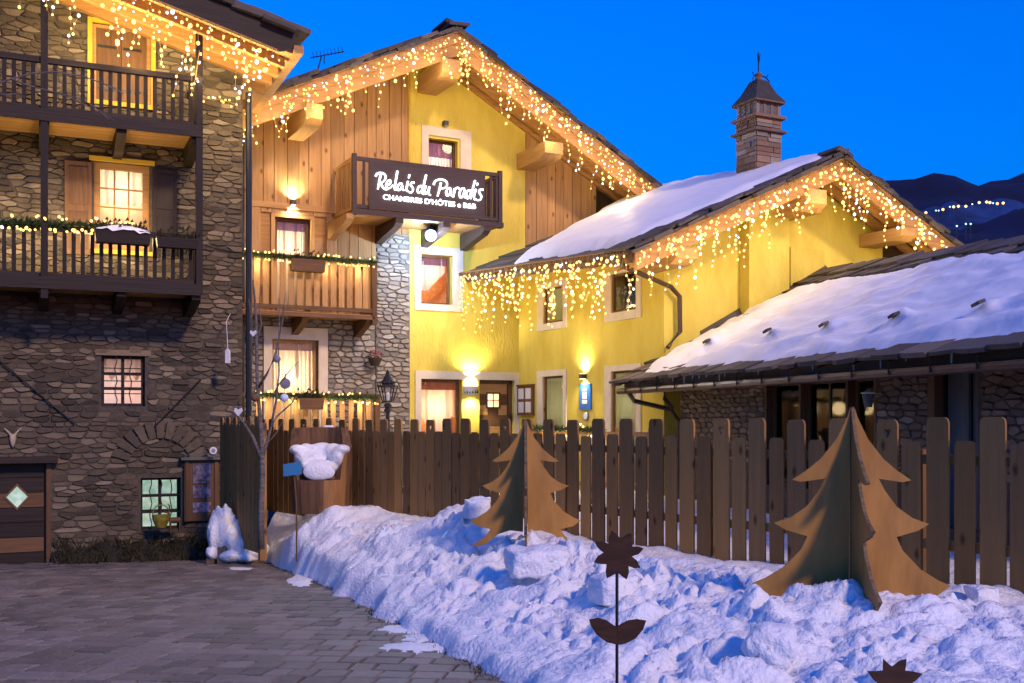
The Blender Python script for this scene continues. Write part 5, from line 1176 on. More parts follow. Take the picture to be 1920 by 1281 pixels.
# ================================================================ RUSTY FLOWERS
def flower(label, pts, leaf, stem_px, Y, conv, yaw):
    base = at(stem_px, 1281, Y); bz = sh(base.x, Y) - .15; o = thing('metal_flower', label, 'garden stake', (base.x, Y, bz), 0, 'rusty metal flowers in the snow')
    def pl(L): return [Vector((at(*conv(*p), Y).x - base.x, 0, at(*conv(*p), Y).z - bz)) for p in L]
    q = MB(); q.prism([v + Vector((0, -.012, 0)) for v in pl(pts)], (0, .006, 0)); q.build('flower_head', M['rust'], o)
    for L in leaf: q = MB(); q.prism([v + Vector((0, -.014, 0)) for v in pl(L)], (0, .006, 0)); q.build('leaf', M['rust'], o)
    zt = sum(v.z for v in pl(pts)) / len(pts); q = MB(); q.tube([(0, .0, 0), (0, .0, zt)], .0075, 8); q.build('stem', M['metal'], o)
f1 = [(410, 60), (440, 82), (480, 125), (535, 88), (568, 82), (572, 150), (575, 190), (625, 188), (665, 205), (625, 250), (570, 268), (612, 300), (640, 360), (590, 362), (545, 345), (547, 400), (530, 452), (490, 425), (458, 394), (415, 420), (372, 442), (363, 390), (370, 330), (320, 328), (268, 315), (300, 265), (345, 238), (300, 200), (272, 150), (330, 148), (385, 165), (388, 110)]
l1 = [[(230, 770), (300, 756), (370, 775), (430, 818), (454, 826), (454, 970), (370, 950), (290, 890), (245, 820)][::-1], [(456, 826), (480, 806), (540, 776), (610, 766), (685, 778), (660, 850), (600, 920), (520, 962), (456, 970)][::-1]]
flower('tall rusty metal flower with one pair of leaves in the snow', f1[::-1], l1, 1156.8, 5.0, lambda x, y: (1050 + x / 4.254, 980 + y / 4.254), 0)
f2 = [(940, 495), (975, 530), (1003, 550), (1050, 512), (1100, 498), (1096, 550), (1090, 578), (1150, 585), (1210, 600), (1170, 640), (1130, 672), (1180, 720), (1165, 765), (1100, 755), (1085, 805), (1045, 850), (1020, 800), (995, 850), (955, 805), (940, 755), (875, 765), (860, 720), (908, 672), (870, 640), (830, 582), (890, 582), (938, 578)]
flower('low rusty metal flower cut off by the bottom of the picture', f2[::-1], [], 1676, 4.5, lambda x, y: (1400 + x / 3.692, 1100 + y / 3.692), 0)

# ================================================================ ARMCHAIR, SIGN, SAPLING
Yc = 16.2; c = at(600, 935, Yc); AC = thing('armchair', 'armchair carved from a tree trunk with snow on its seat and arms', 'armchair', (c.x, Yc, 1.75 - (935 - CY) / F * Yc - .2), math.radians(8))
n = 40; q = MB(); rings = []
def ch_h(t):                                        # t = 0 is the back (+y)
    a = abs((t + math.pi) % (2 * math.pi) - math.pi); 
    return 1.27 if a < 1.15 else (1.27 - .3 * min(1, (a - 1.15) / .25) if a < 2.2 else .97 - .47 * min(1, (a - 2.2) / .15))
for ro, ri in ((.42, .31),):
    for i in range(n):
        t = 2 * math.pi * i / n; s, c_ = math.sin(t), math.cos(t); hh = ch_h(t); fl = 1 + .12 * min(1, hh)
        wv = 1 + .03 * math.sin(5 * t)
        q.v += [(s * ro * wv, c_ * ro * wv, 0), (s * ro * fl * wv, c_ * ro * fl * wv, hh), (s * ri * fl, c_ * ri * fl, hh + .01), (s * ri, c_ * ri, .55)]
    for i in range(n):
        j = (i + 1) % n
        for k in range(3): q.face([i * 4 + k, j * 4 + k, j * 4 + k + 1, i * 4 + k + 1])
    q.face([i * 4 + 3 for i in range(n)])
q.m = [1 if (len(f) == 4 and f[0] % 4 == 0 and 12 < f[0] // 4 < 19) else 0 for f in q.f]  # right front faces paler orange: cut wood, with the side light in its colour
q.build('carved_body', [M['trunk'], M['trunk_cut_lit']], AC)
def blob(name, c, r, mat, n=16, m=10, sd=1):
    q = MB()
    for i in range(m + 1):
        f = math.pi * i / m
        for k in range(n):
            t = 2 * math.pi * k / n; d = Vector((math.sin(f) * math.cos(t), math.sin(f) * math.sin(t), math.cos(f))); w = 1 + .14 * float(pn(d.x * 2 + d.z + sd, d.y * 2 - d.z, sd)); q.v.append((c[0] + d.x * r[0] * w, c[1] + d.y * r[1] * w, c[2] + d.z * r[2] * w))
    for i in range(m):
        for k in range(n): q.face([i * n + k, (i + 1) * n + k, (i + 1) * n + (k + 1) % n, i * n + (k + 1) % n])
    return q.build(name, mat, AC, smooth=True)
def melt(name, balls, mat, parent, vox=.022, smooth=6):
    """soft snow: overlapping lumps fused by a voxel remesh"""
    import bmesh
    bm = bmesh.new()
    for c, r, sd in balls:
        q = bmesh.ops.create_icosphere(bm, subdivisions=3, radius=1)
        for v in q['verts']:
            d = v.co.copy(); w_ = 1 + .1 * float(pn(d.x * 2 + sd, d.z * 2 + d.y * 2, sd)); v.co = Vector((c[0] + d.x * r[0] * w_, c[1] + d.y * r[1] * w_, c[2] + d.z * r[2] * w_))
    me = bpy.data.meshes.new(name); bm.to_mesh(me); bm.free(); me.materials.append(mat); o = link(name, me, parent)
    m_ = o.modifiers.new('remesh', 'REMESH'); m_.mode = 'VOXEL'; m_.voxel_size = vox; m_.use_smooth_shade = True
    m_ = o.modifiers.new('smooth', 'SMOOTH'); m_.iterations = smooth; m_.factor = .5; return o
melt('seat_snow', [((0, -.14, .68), (.3, .3, .12), 1), ((0, .12, .86), (.3, .13, .19), 2), ((.2, .06, .92), (.15, .16, .12), 8), ((-.2, .06, .92), (.15, .16, .12), 9), ((.34, -.1, .95), (.12, .29, .075), 3), ((-.34, -.1, .95), (.12, .29, .075), 4), ((.27, -.08, .84), (.12, .3, .16), 5), ((-.27, -.08, .84), (.12, .3, .16), 6), ((.0, -.39, .62), (.25, .07, .13), 7)], M['snow'], AC, smooth=5)
q = MB(); q.tube([(.42 * math.sin(t), .42 * math.cos(t), 1.28) for t in np.linspace(.1, .45, 5)], .035, 6); q.build('rim_snow', M['snow_soft'], AC, smooth=True)
Ys = 14.6; p0, p1 = at(556, 1012, Ys), at(549, 868, Ys); SGN = thing('garden_sign', 'small blue sign board on a thin stake in front of the armchair', 'sign', p0)
q = MB(); q.tube([(0, 0, -.3), (0, 0, .5), p1 - p0 + Vector((0, .02, 0))], .012, 5); q.build('stake', M['brown'], SGN)
a, b = at(531, 868, Ys) - p0, at(566, 892, Ys) - p0; q = MB(); q.prism([(a.x, -.02, a.z - .02), (a.x + .01, -.02, b.z - .01), (b.x, -.02, b.z + .02), (b.x - .01, -.02, a.z + .02)], (0, .02, 0)); q.build('board', M['blue'], SGN)
Yt = 15.0; tb = at(490, 1015, Yt); SP_ = thing('birch_sapling', 'bare pale birch sapling with hanging ornaments beside the short fence', 'tree', tb); tr = lambda L, dy=0: [at(x, y, Yt + dy * i) - tb for i, (x, y) in enumerate(L)]
q = MB(); q.tube(tr([(490, 1030), (489, 960), (492, 890), (491, 840), (488, 790), (483, 730), (481, 660), (480, 600), (478, 560), (474, 525)]), .046, 9, r2=.01); q.build('trunk', M['bark'], SP_, smooth=True)
for L, r_, r2, dy in (([(491, 862), (474, 820), (460, 798), (447, 780), (440, 770), (436, 758)], .03, .008, -.04), ([(492, 858), (502, 825), (508, 800), (520, 780), (545, 758), (556, 744)], .026, .006, .05), ([(484, 728), (500, 702), (514, 672), (522, 640), (530, 600), (532, 572), (536, 548)], .02, .005, -.05),
                      ([(508, 800), (519, 745), (523, 700), (522, 650), (524, 600), (522, 560)], .018, .004, .05), ([(511, 742), (524, 720), (536, 704), (548, 690), (560, 678)], .012, .004, .04), ([(481, 640), (490, 610), (486, 570), (488, 540)], .012, .004, .04), ([(481, 620), (470, 590), (466, 560)], .01, .003, -.03), ([(503, 830), (518, 812), (530, 790)], .01, .003, .06)):
    q = MB(); q.tube(tr(L, dy), r_, 6, r2=r2); q.build('branch', M['bark'], SP_, smooth=True)
def bauble(name, px, py, Y, r, mat, label, cat='ornament', shape='ball'):
    P = at(px, py, Y); o = thing(name, label, cat, P, 0, 'ornaments hung on the sapling')
    if shape == 'ball': link('ball', ball(r, 2, mat), o)
    elif shape == 'disc': q = MB(); q.prism([(r * math.cos(t), -.02, r * math.sin(t)) for t in np.linspace(0, 2 * math.pi, 17)[:-1]], (0, .04, 0)); q.build('disc', mat, o)
    else: q = MB(); q.prism([(0, -.02, -r), (r * .9, -.02, .1 * r), (r * .7, -.02, .8 * r), (0, -.02, .4 * r), (-r * .7, -.02, .8 * r), (-r * .9, -.02, .1 * r)], (0, .035, 0)); q.build('heart', mat, o)
    q = MB(); q.tube([(0, 0, r * .6), (0, 0, r + .07)], .005, 4); q.build('cord', M['metal'], o)
bauble('hanging_ornament', 519, 673, 14.9, .055, M['silver'], 'small grey ring ornament highest on the sapling'); bauble('hanging_ornament', 535, 719, 15.1, .075, M['silver'], 'large grey disc ornament hanging over the garland', shape='disc')
bauble('hanging_ornament', 533, 746, 15.0, .06, M['ice'], 'pale glassy ornament below the grey disc'); bauble('hanging_ornament', 478, 746, 14.9, .06, M['brown'], 'brown ball ornament close to the sapling trunk')
bauble('hanging_ornament', 447, 772, 14.8, .065, M['paper'], 'white heart ornament left of the sapling', shape='heart'); bauble('hanging_ornament', 475, 625, 14.95, .05, M['paper'], 'white tag high on the sapling trunk', shape='heart')
# bare twigs reaching in from the left in front of the upper balcony
Yb = 11.0; tb = at(-120, 130, Yb); BR = thing('bare_branch', 'thin bare branch arching in front of the upper balcony', 'branch', tb)
for L, r_ in (([(-120, 130), (-40, 170), (22, 148), (60, 138), (100, 135), (150, 142), (190, 155), (220, 168), (232, 177)], .012), ([(22, 148), (40, 156), (70, 165), (110, 175), (150, 192), (190, 212), (204, 224)], .009), ([(-40, 170), (10, 178), (32, 176), (46, 182)], .01), ([(110, 175), (140, 182), (170, 196), (196, 214), (214, 226)], .006), ([(190, 155), (212, 166), (220, 185), (222, 200)], .005)):
    q = MB(); q.tube([at(x, y, Yb + .02 * i) - tb for i, (x, y) in enumerate(L)], r_, 5, r2=r_ * .4); q.build('twig', M['bark'], BR)

# ================================================================ LAMPS
def lamp(kind, name, parent, loc, energy, color, aim=None, angle=90, blend=.6, rad=.03):
    l = bpy.data.lights.new(name, kind); l.energy = energy; l.color = color; l.shadow_soft_size = rad
    if kind == 'SPOT': l.spot_size = math.radians(angle); l.spot_blend = blend
    o = bpy.data.objects.new(name, l); COL.objects.link(o); o.parent = parent; o.location = loc
    if aim: o.rotation_euler = Vector(aim).to_track_quat('-Z', 'Y').to_euler()
    return o
def sconce(label, fr, x, z, e_up, e_dn, rz=0.0, lit=True, y=0.0, w=.1):
    o = thing('wall_sconce', label, 'wall lamp', fr.world(x, y, z), fr.a + rz); q = MB(); q.box(-w / 2, w / 2, -.13, -.0, -.05, .05); q.build('housing', M['metal' if not lit else 'gutter'], o)
    for s in (1, -1):
        q = MB(); q.box(-w * .4, w * .4, -.12, -.02, (.051 if s > 0 else -.056), (.056 if s > 0 else -.051)); q.build('diffuser', M['sconce'] if lit else M['paper'], o)
        if lit and (e_up if s > 0 else e_dn): lamp('SPOT', 'lamp_light', o, (0, -.075, .065 * s), e_up if s > 0 else e_dn, (1, .86, .56), (0, .18, s), 140, .8, .03)
    return o
x, z = FM.fy(548, 381, 0); sconce('lit wall sconce on the larch boards above the balcony door', FM, x, z, 90, 90)
x, z = FM.fy(833, 233, 0); sconce('unlit dark wall lamp above the topmost window', FM, x, z, 0, 0, lit=False)
y_, z_ = FW.fx(1098, 706, 0); sconce('lit wall sconce above the blue plaque', FW, 0.0, z_, 90, 80, rz=-math.pi / 2, y=y_)
# half dome sconce beside the plank door
x, z = FM.fy(882, 724, 0); o = thing('wall_sconce', 'half dome ceramic wall lamp between the lit window and plank door', 'wall lamp', FM.world(x, 0, z), FM.a); q = MB(); n = 12; rr = [(.03, .19), (.12, .17), (.165, .1), (.17, .0), (.16, -.13), (.13, -.2)]
for r, zz in rr:
    for k in range(n + 1): t = math.pi * k / n; q.v.append((r * math.cos(t), -r * math.sin(t) * .7, zz))
for i in range(len(rr) - 1):
    for k in range(n): q.face([i * (n + 1) + k, (i + 1) * (n + 1) + k, (i + 1) * (n + 1) + k + 1, i * (n + 1) + k + 1])
q.m = [1 if f[0] // (n + 1) >= 3 else 0 for f in q.f]; q.build('shade', [M['sconce'], M['paper']], o, smooth=True)
for k in range(7):
    t = math.pi * (.12 + .126 * k); q = MB(); c = Vector((.168 * math.cos(t), -.168 * math.sin(t) * .7 - .004, -.1)); hh = U(.04, .1); q.poly([c + Vector((-.02, 0, -.06)), c + Vector((.02, 0, -.06)), c + Vector((.004, 0, hh - .06))]); q.build('painted_fir', M['needle'], o)
lamp('SPOT', 'lamp_light', o, (0, -.12, .22), 100, (1, .82, .48), (0, .2, 1), 140, .8, .05); lamp('SPOT', 'lamp_light', o, (0, -.16, -.24), 60, (1, .82, .48), (0, .15, -1), 140, .8, .05)
# flood light under the sign balcony, pointing at the snow
P = Vector((FM.fy(808, 441, -.85)[0], -.85, FM.fy(808, 441, -.85)[1])); Pw = FM.world(*P); tgt = on_ground(610, 1090); tgt = Vector((-1.2, 12.9, .4)); dr = (tgt - Pw).normalized()
o = thing('flood_light', 'round white flood light with blue body under the sign balcony', 'flood light', Pw); o.rotation_euler = dr.to_track_quat('-Z', 'Y').to_euler()
q = MB(); q.lathe([(.095, .32), (.105, .3), (.11, .02), (.125, .0), (.125, -.012)], (0, 0, 0), 16); q.build('housing', M['plaque'], o, smooth=False); q = MB(); q.lathe([(.001, -.034), (.108, -.026), (.117, -.013)], (0, 0, 0), 16); q.build('lens', M['spot'], o)
q = MB(); q.bar((0, 0, .2), (0, .22, .34), .03, .03); q.build('bracket', M['metal'], o)
lamp('SPOT', 'lamp_light', o, (0, 0, -.06), 420, (.3, .66, 1), (0, 0, -1), 44, 1.0, .08); o.rotation_euler.to_matrix(); lamp('POINT', 'lamp_light', o, o.rotation_euler.to_matrix().inverted() @ Vector((-.02, -.1, -.26)), 130, (.42, .62, 1), rad=.06)
# street lantern behind the fence
Yl = 18.3; b = at(727, 800, Yl); o = thing('lantern_post', 'unlit black six sided lantern on a post behind the fence', 'street lamp', (b.x, Yl, .1)); zz = lambda py: 1.75 + (CY - py) / F * Yl - .1; kx = Yl / F
q = MB(); q.lathe([(.06, 0), (.05, .2), (.04, .3), (.034, zz(775)), (.07, zz(770)), (.04, zz(765)), (.075, zz(760)), (.04, zz(756))], n=10); q.build('post', M['metal'], o)
r0, r1 = 10 * kx, 19 * kx; za, zb = zz(753), zz(724); pts0 = [(r0 * math.cos(t), r0 * math.sin(t), za) for t in np.arange(6) * math.pi / 3 + .3]; pts1 = [(r1 * math.cos(t), r1 * math.sin(t), zb) for t in np.arange(6) * math.pi / 3 + .3]
for i in range(6):
    j = (i + 1) % 6; q = MB(); q.tube([pts0[i], pts1[i]], .012, 5).tube([pts0[i], pts0[j]], .012, 5).tube([pts1[i], pts1[j]], .014, 5).tube([pts1[i], Vector(pts1[i]) * 1.1 - Vector((0, 0, zb * .1 - .05)), (pts1[i][0] * .35, pts1[i][1] * .35, zz(714))], .01, 4); q.build('lantern_frame', M['metal'], o)
    q = MB(); q.poly([pts0[i], pts0[j], pts1[j], pts1[i]]); q.build('pane', M['pane'], o)
q = MB(); q.lathe([(.1, zz(722)), (.115, zz(718)), (.07, zz(708)), (.05, zz(704)), (.03, zz(701)), (.035, zz(699)), (.006, zz(693))], n=10); q.build('cap', M['metal'], o); q = MB(); q.lathe([(.03, za + .02), (.045, za + .12), (.02, za + .16)], n=8); q.build('bulb_glass', M['paper'], o)

# ================================================================ THINGS ON THE WALLS
x, z = FM.fy(703, 677, -.22); o = thing('hanging_pot', 'dark round flower pot with red blooms on the stone wall', 'flower pot', FM.world(x, -.22, z), FM.a)
q = MB(); q.lathe([(.09, -.1), (.13, .0), (.15, .06)], n=12); q.build('pot', M['terra'], o); q = MB()
for i in range(40): c = Vector((U(-.13, .13), U(-.13, .1), .06 + U(0, .14))); q.cv = rnd(); q.poly([c, c + Vector((U(-.05, .05), U(-.05, .05), U(0, .05))), c + Vector((U(-.05, .05), U(-.05, .05), U(0, .05)))])
tag(q.build('blooms', M['red'], o), kind='stuff'); q = MB(); q.tube([(0, .0, .06), (0, .1, .16), (0, .22, .2)], .01, 4); q.build('hook', M['metal'], o)
y_, z_ = FW.fx(988, 751, 0); w_ = abs(FW.fx(974, 751, 0)[0] - FW.fx(1003, 751, 0)[0]); h_ = abs(FW.fx(988, 724, 0)[1] - FW.fx(988, 779, 0)[1])
o = thing('menu_board', 'wooden four pane menu case on the yellow wing near the corner', 'menu board', FW.world(0, y_, z_), FW.a - math.pi / 2); q = MB(); q.box(-w_ / 2, w_ / 2, -.06, -.002, -h_ / 2, h_ / 2); q.build('case', M['brown'], o)
for i in (-1, 1):
    for j in (-1, 1):
        q = MB(); q.box(i * w_ * .23 - w_ * .17, i * w_ * .23 + w_ * .17, -.066, -.061, j * h_ * .23 - h_ * .18, j * h_ * .23 + h_ * .18); q.build('menu_sheet', M['paper'], o)
q = MB(); q.box(-w_ / 2 - .02, w_ / 2 + .02, -.09, -.002, h_ / 2 + .002, h_ / 2 + .03); q.build('case_top', M['brown_x'], o)
y_, z_ = FW.fx(1099, 744, 0); w_ = abs(FW.fx(1089, 744, 0)[0] - FW.fx(1110, 744, 0)[0]); h_ = abs(FW.fx(1099, 720, 0)[1] - FW.fx(1099, 768, 0)[1])
o = thing('wall_plaque', 'tall blue enamel plaque under the wall sconce of the wing', 'plaque', FW.world(0, y_, z_), FW.a - math.pi / 2); q = MB(); q.box(-w_ / 2, w_ / 2, -.03, -.002, -h_ / 2, h_ / 2); q.build('plate', M['plaque'], o)
for t, ww_, hh_ in ((.28, .3, .05), (.12, .36, .05), (-.02, .38, .06), (-.2, .44, .07)):
    q = MB(); q.prism([(-w_ * ww_ / 2, -.036, h_ * (t - hh_)), (w_ * ww_ / 2 - .01, -.036, h_ * (t - hh_)), (w_ * ww_ / 2, -.036, h_ * (t + hh_)), (-w_ * ww_ / 2 - .01, -.036, h_ * (t + hh_))], (0, .005, 0)); q.build('white_mark', M['paper'], o)
y_, z_ = FW.fx(1100, 780, 0); o = thing('round_plaque', 'round grey plaque below the blue plaque', 'plaque', FW.world(0, y_, z_), FW.a - math.pi / 2); q = MB(); q.prism([(.1 * math.cos(t), -.03, .1 * math.sin(t)) for t in np.linspace(0, 2 * math.pi, 21)[:-1]], (0, .028, 0)); q.build('disc', M['silver'], o); q = MB(); q.prism([(.075 * math.cos(t), -.034, .075 * math.sin(t)) for t in np.linspace(0, 2 * math.pi, 21)[:-1]], (0, .003, 0)); q.build('face', M['paper'], o)
# notice case, disc and skull on the stone house
x0, z0 = FL.fy(346, 978, -.12); x1, z1 = FL.fy(411, 862, -.12); o = thing('notice_case', 'dark brown notice case with three pictures beside the cellar window', 'notice board', FL.world((x0 + x1) / 2, 0, z0), FL.a); w_, h_ = x1 - x0, z1 - z0
q = MB(); q.box(-w_ / 2, w_ / 2, -.1, -.002, 0, h_); q.build('case', M['brown'], o); q = MB(); q.box(-w_ / 2 - .06, w_ / 2 + .05, -.2, -.002, h_ + .002, h_ + .05); q.build('shelf_top', M['grey'], o)
for s in (-1, 1): q = MB(); q.box(s * w_ * .42 - .03, s * w_ * .42 + .03, -.13, -.101, .0, h_); q.build('side_post', M['brown'], o)
for a, b in ((.62, .95), (.38, .58), (.14, .3)):
    q = MB(); q.box(-w_ * .26, w_ * .26, -.115, -.102, h_ * a, h_ * b); q.build('picture', M['pic'], o)
x, z = FL.fy(400, 845, -.05); o = thing('round_plate', 'small pale round plate above the notice case', 'plate', FL.world(x, -.05, z), FL.a); q = MB(); q.prism([(.062 * math.cos(t), 0, .062 * math.sin(t)) for t in np.linspace(0, 2 * math.pi, 17)[:-1]], (0, .03, 0)); q.build('disc', M['paper'], o); q = MB(); q.prism([(.035 * math.cos(t), -.006, .035 * math.sin(t)) for t in np.linspace(0, 2 * math.pi, 13)[:-1]], (0, .004, 0)); q.build('centre', M['silver'], o)
x, z = FL.fy(24, 826, -.06); o = thing('goat_skull', 'bleached horned skull hung over the cellar door', 'skull', FL.world(x, -.06, z), FL.a); q = MB(); q.lathe([(.012, -.11), (.03, -.06), (.05, .02), (.045, .07), (.02, .1)], n=8); q.build('skull', M['bone'], o, smooth=True)
for s, t_ in ((1, .2), (-1, .06)): q = MB(); q.tube([(s * .02, 0, .07), (s * .06, -.01, .13), (s * .12, 0, .19)], .022, 6, r2=.006); q.build('horn', M['bone'], o)
P = at(427, 666, 17.3); o = thing('hanging_tag', 'small white box hanging on a cord by the stone corner', 'pendant', P); q = MB(); q.prism([(-.035, -.03, -.13), (.035, -.03, -.13), (.035, -.03, .06), (.0, -.03, .11), (-.035, -.03, .06)], (0, .06, 0)); q.build('box', M['paper'], o); q = MB(); q.tube([(0, 0, .11), (-.05, .1, .55), (-.04, .3, .7)], .005, 4); q.build('cord', M['paper'], o)
x, z = FS.fy(1628, 748, .55); o = thing('bucket_lantern', 'pale green tapered lantern hanging in front of the wide cottage window', 'lantern', FS.world(x, .55, z), FS.a); q = MB(); q.lathe([(.045, -.1), (.075, .06)], n=12); q.build('bucket', M['grey'], o); q = MB(); q.lathe([(.085, .062), (.09, .075), (.03, .1), (.02, .11)], n=12); q.build('lid', M['paper'], o); q = MB(); q.tube([(0, 0, .1), (0, 0, .28)], .006, 4); q.build('cord', M['metal'], o)
P = at(612, 104, 25.0); o = thing('tv_antenna', 'television aerial behind the chalet roof', 'antenna', P); q = MB(); q.tube([(-.38, 0, -.06), (.42, 0, .09)], .014, 5); q.build('boom', M['metal'], o)
for i in range(9): x = -.3 + i * .085; q = MB(); q.tube([(x, 0, x * .19 - .02), (x - .02, -.0, x * .19 + .14)], .008, 4); q.build('rod', M['metal'], o)
q = MB(); q.tube([(-.35, 0, -.9), (-.12, 0, -.02)], .018, 5).tube([(-.05, 0, -.2), (-.05, 0, -.02)], .012, 4); q.build('mast', M['metal'], o)
# cellar window figures, bed of earth
bed = MB(); n = 30
for i in range(n + 1):
    x = lx(96, 1000) + (lx(395, 1000) - lx(96, 1000)) * i / n
    for y, hh in ((-.02, .36), (-.3, .33), (-.6, .2), (-.85, -.02)): bed.v.append((x, y, hh + .0 + .05 * math.sin(i * .9 + y * 5) + U(-.03, .03) - (.1 if i < 3 else 0)))
for i in range(n):
    for k in range(3): b = i * 4 + k; bed.face([b, b + 1, b + 5, b + 4])
tag(link('earth_bed', bed.mesh('earth_bed', M['earth'], True), None, FL.o, (0, 0, FL.a)), kind='structure')
g = MB()
for i in range(900):
    x, y = U(lx(100, 1000), lx(392, 1000)), U(-.8, -.05); z = .32 + (y + .3) * .4; p = Vector((x, y, z)); e = Vector((U(-1, 1), U(-1, 1), 0)).normalized() * .012; g.cv = rnd(); g.poly([p - e, p + e, p + Vector((U(-.1, .1), U(-.14, .02), U(.05, .2)))])
tag(link('dry_grass', g.mesh('dry_grass', M['grassdry']), None, FL.o, (0, 0, FL.a)), 'dead grass and stalks along the foot of the stone house', 'dry grass', kind='stuff')
x, z = FL.fy(302, 975, -.45); o = thing('basket', 'olive yellow handled basket in front of the cellar window', 'basket', FL.world(x, -.45, z - .12), FL.a); q = MB(); q.lathe([(.08, 0), (.13, .12), (.14, .2)], n=12); q.build('bowl', M['olive'], o); q = MB(); q.tube([(.13 * math.cos(t), 0, .2 + .16 * math.sin(t)) for t in np.linspace(0, math.pi, 9)], .01, 5); q.build('handle', M['olive'], o)
x, z = FL.fy(328, 985, -.45); o = thing('wooden_reindeer', 'small wooden reindeer beside the olive basket', 'figurine', FL.world(x, -.45, z - .12), FL.a); q = MB(); q.tube([(-.08, 0, .2), (.08, 0, .2)], .05, 8); q.build('body', M['brown'], o)
for a in (-.07, .07):
    for b in (-.03, .03): q = MB(); q.tube([(a, b, 0), (a, b, .2)], .014, 5); q.build('leg', M['brown'], o)
q = MB(); q.tube([(-.08, 0, .22), (-.1, 0, .32), (-.15, 0, .33)], .026, 6, r2=.015); q.build('head', M['brown'], o)
for s in (-1, 1): q = MB(); q.tube([(-.1, s * .01, .34), (-.08, s * .05, .42), (-.1, s * .08, .46)], .007, 4); q.build('antler', M['brown'], o)
# ice covered planter at the corner of the stone house
Yp = 16.4; b0 = at(440, 1046, Yp); o = thing('iced_planter', 'stone planter by the house corner under a spiky crust of ice', 'planter', b0)
pl_ = lambda px, py, y=0.0: tuple(at(px, py, Yp) - b0 + Vector((0, y, 0)))
melt('ice_crust', [(pl_(409, 998), (.15, .28, .34), 1), (pl_(424, 998), (.15, .26, .31), 12), (pl_(440, 1010), (.17, .28, .24), 2), (pl_(458, 1022), (.19, .28, .18), 3), (pl_(480, 1030), (.2, .28, .14), 4), (pl_(404, 1034), (.12, .3, .14), 9), (pl_(440, 1040), (.22, .32, .12), 10), (pl_(468, 1042), (.2, .32, .1), 11)] + [(pl_(px, py), (.04, .07, U(.08, .13)), px) for px, py in ((402, 966), (409, 958), (416, 964), (423, 957), (431, 965), (438, 975), (446, 986))], M['snow'], o, .016, 1)
for k, (px, w_) in enumerate(((402, 14), (424, 20), (450, 26), (476, 24))):
    P = at(px, 1052, Yp) - b0; q = MB(); q.box(P.x - w_ * .0042, P.x + w_ * .0038, -.22 + .02 * k, .3, -.25, U(.12, .3)); q.build('stone', M['stone'], o)

# ================================================================ STRING LIGHTS, GARLANDS, BOXES
def LW(fr, pts): return [fr.world(*p) for p in pts]
yl = -1.53
icicles('icicle_lights', 'icicle lights along the gable edge of the old stone house', LW(FL, [(x, yl, lroof(x) - .02) for x in np.linspace(lx(60, 0, yl), LXE - .3, 12)]), .078, .15, 1.1, cool=.26, dens=.95, watt=60, off=(0, .55, -.75))
icicles('icicle_lights', 'icicle lights on the left rake of the chalet gable', LW(FM, [(x, yr - .1, mroof(x) - .02) for x in np.linspace(e0 + .1, PK[0], 8)]), .085, .14, .85, cool=.16, watt=16, off=(0, -.3, -.8))
icicles('icicle_lights', 'icicle lights on the right rake of the chalet gable', LW(FM, [(x, yr - .1, mroof(x) - .02) for x in np.linspace(PK[0] + .05, e1 - .1, 8)]), .082, .14, .9, cool=.18, watt=16, off=(0, -.3, -.8))
icicles('icicle_lights', 'icicle lights hanging from the level eave of the yellow wing', LW(FW, [E1 + (E2 - E1) * t + Vector((-.17, 0, -.02)) for t in np.linspace(.0, 1, 6)]), .088, .14, 1.1, cool=.12)
icicles('icicle_lights', 'icicle lights on the left rake of the wing gable', LW(FW, [E2 + (PW - E2) * t + Vector((0, -.09, -.02)) for t in np.linspace(.01, 1, 6)]), .078, .14, .95, cool=.16)
icicles('icicle_lights', 'icicle lights on the right rake of the wing gable', LW(FW, [PW + (R2 - PW) * t + Vector((0, -.09, -.02)) for t in np.linspace(.02, .99, 6)]), .078, .14, .8, cool=.18)
def strand(label, fr, pts, y, n):
    P = [fr.world(FL.fy(a, b, y)[0], y, FL.fy(a, b, y)[1]) if fr is FL else at(a, b, y) for a, b in pts]; base = P[0]; o = thing('light_strand', label, 'string lights', base, 0, 'loose strands of lights'); q = MB(); q.tube([p - base for p in P], .006, 4); q.build('wire', M['beam'], o)
    tot = [0]
    for a, b in zip(P, P[1:]): tot.append(tot[-1] + (b - a).length)
    for i in range(n):
        s = tot[-1] * (i + .5) / n; k = max(j for j in range(len(tot) - 1) if tot[j] <= s); p = P[k].lerp(P[k + 1], (s - tot[k]) / (tot[k + 1] - tot[k])); link('bulb', BULBC if rnd() < .2 else BULB, o, p - base + Vector((U(-.05, .05), U(-.03, .02), U(-.05, .05))), (0, 0, 0), (.85,) * 3)
strand('light strand wound down the top of the right balcony post', FL, [(374, 95), (370, 120), (366, 150), (362, 172)], -1.08, 12)
strand('light strand wound on the top of the left balcony post', FL, [(86, -30), (88, 20)], -1.08, 5)
strand('light strand crossing the stone corner below the gable', FL, [(384, 184), (400, 188), (412, 186), (442, 196)], -.08, 10)
strand('light strand hanging at the corner between the two houses', None, [(448, 190), (446, 215), (452, 238), (458, 262), (462, 288)], 19.4, 13)
strand('light strand climbing at the foot of the chalet rake', None, [(470, 200), (455, 215), (440, 226), (436, 240)], 19.6, 9)
yg = -1.04
def LP(pts, y, dz=0.0): return [FL.world(FL.fy(a, b, y)[0], y, FL.fy(a, b, y)[1] + dz) for a, b in pts]
def MP(pts, y): return [FM.world(FM.fy(a, b, y)[0], y, FM.fy(a, b, y)[1]) for a, b in pts]
garland('fir_garland', 'lit fir garland on the lower balcony of the stone house', LP([(-60, 412), (0, 415), (90, 419), (185, 423), (275, 430)], yg), 62, rad=.105, nn=330, watt=34, off=(.15, .42, -.12))
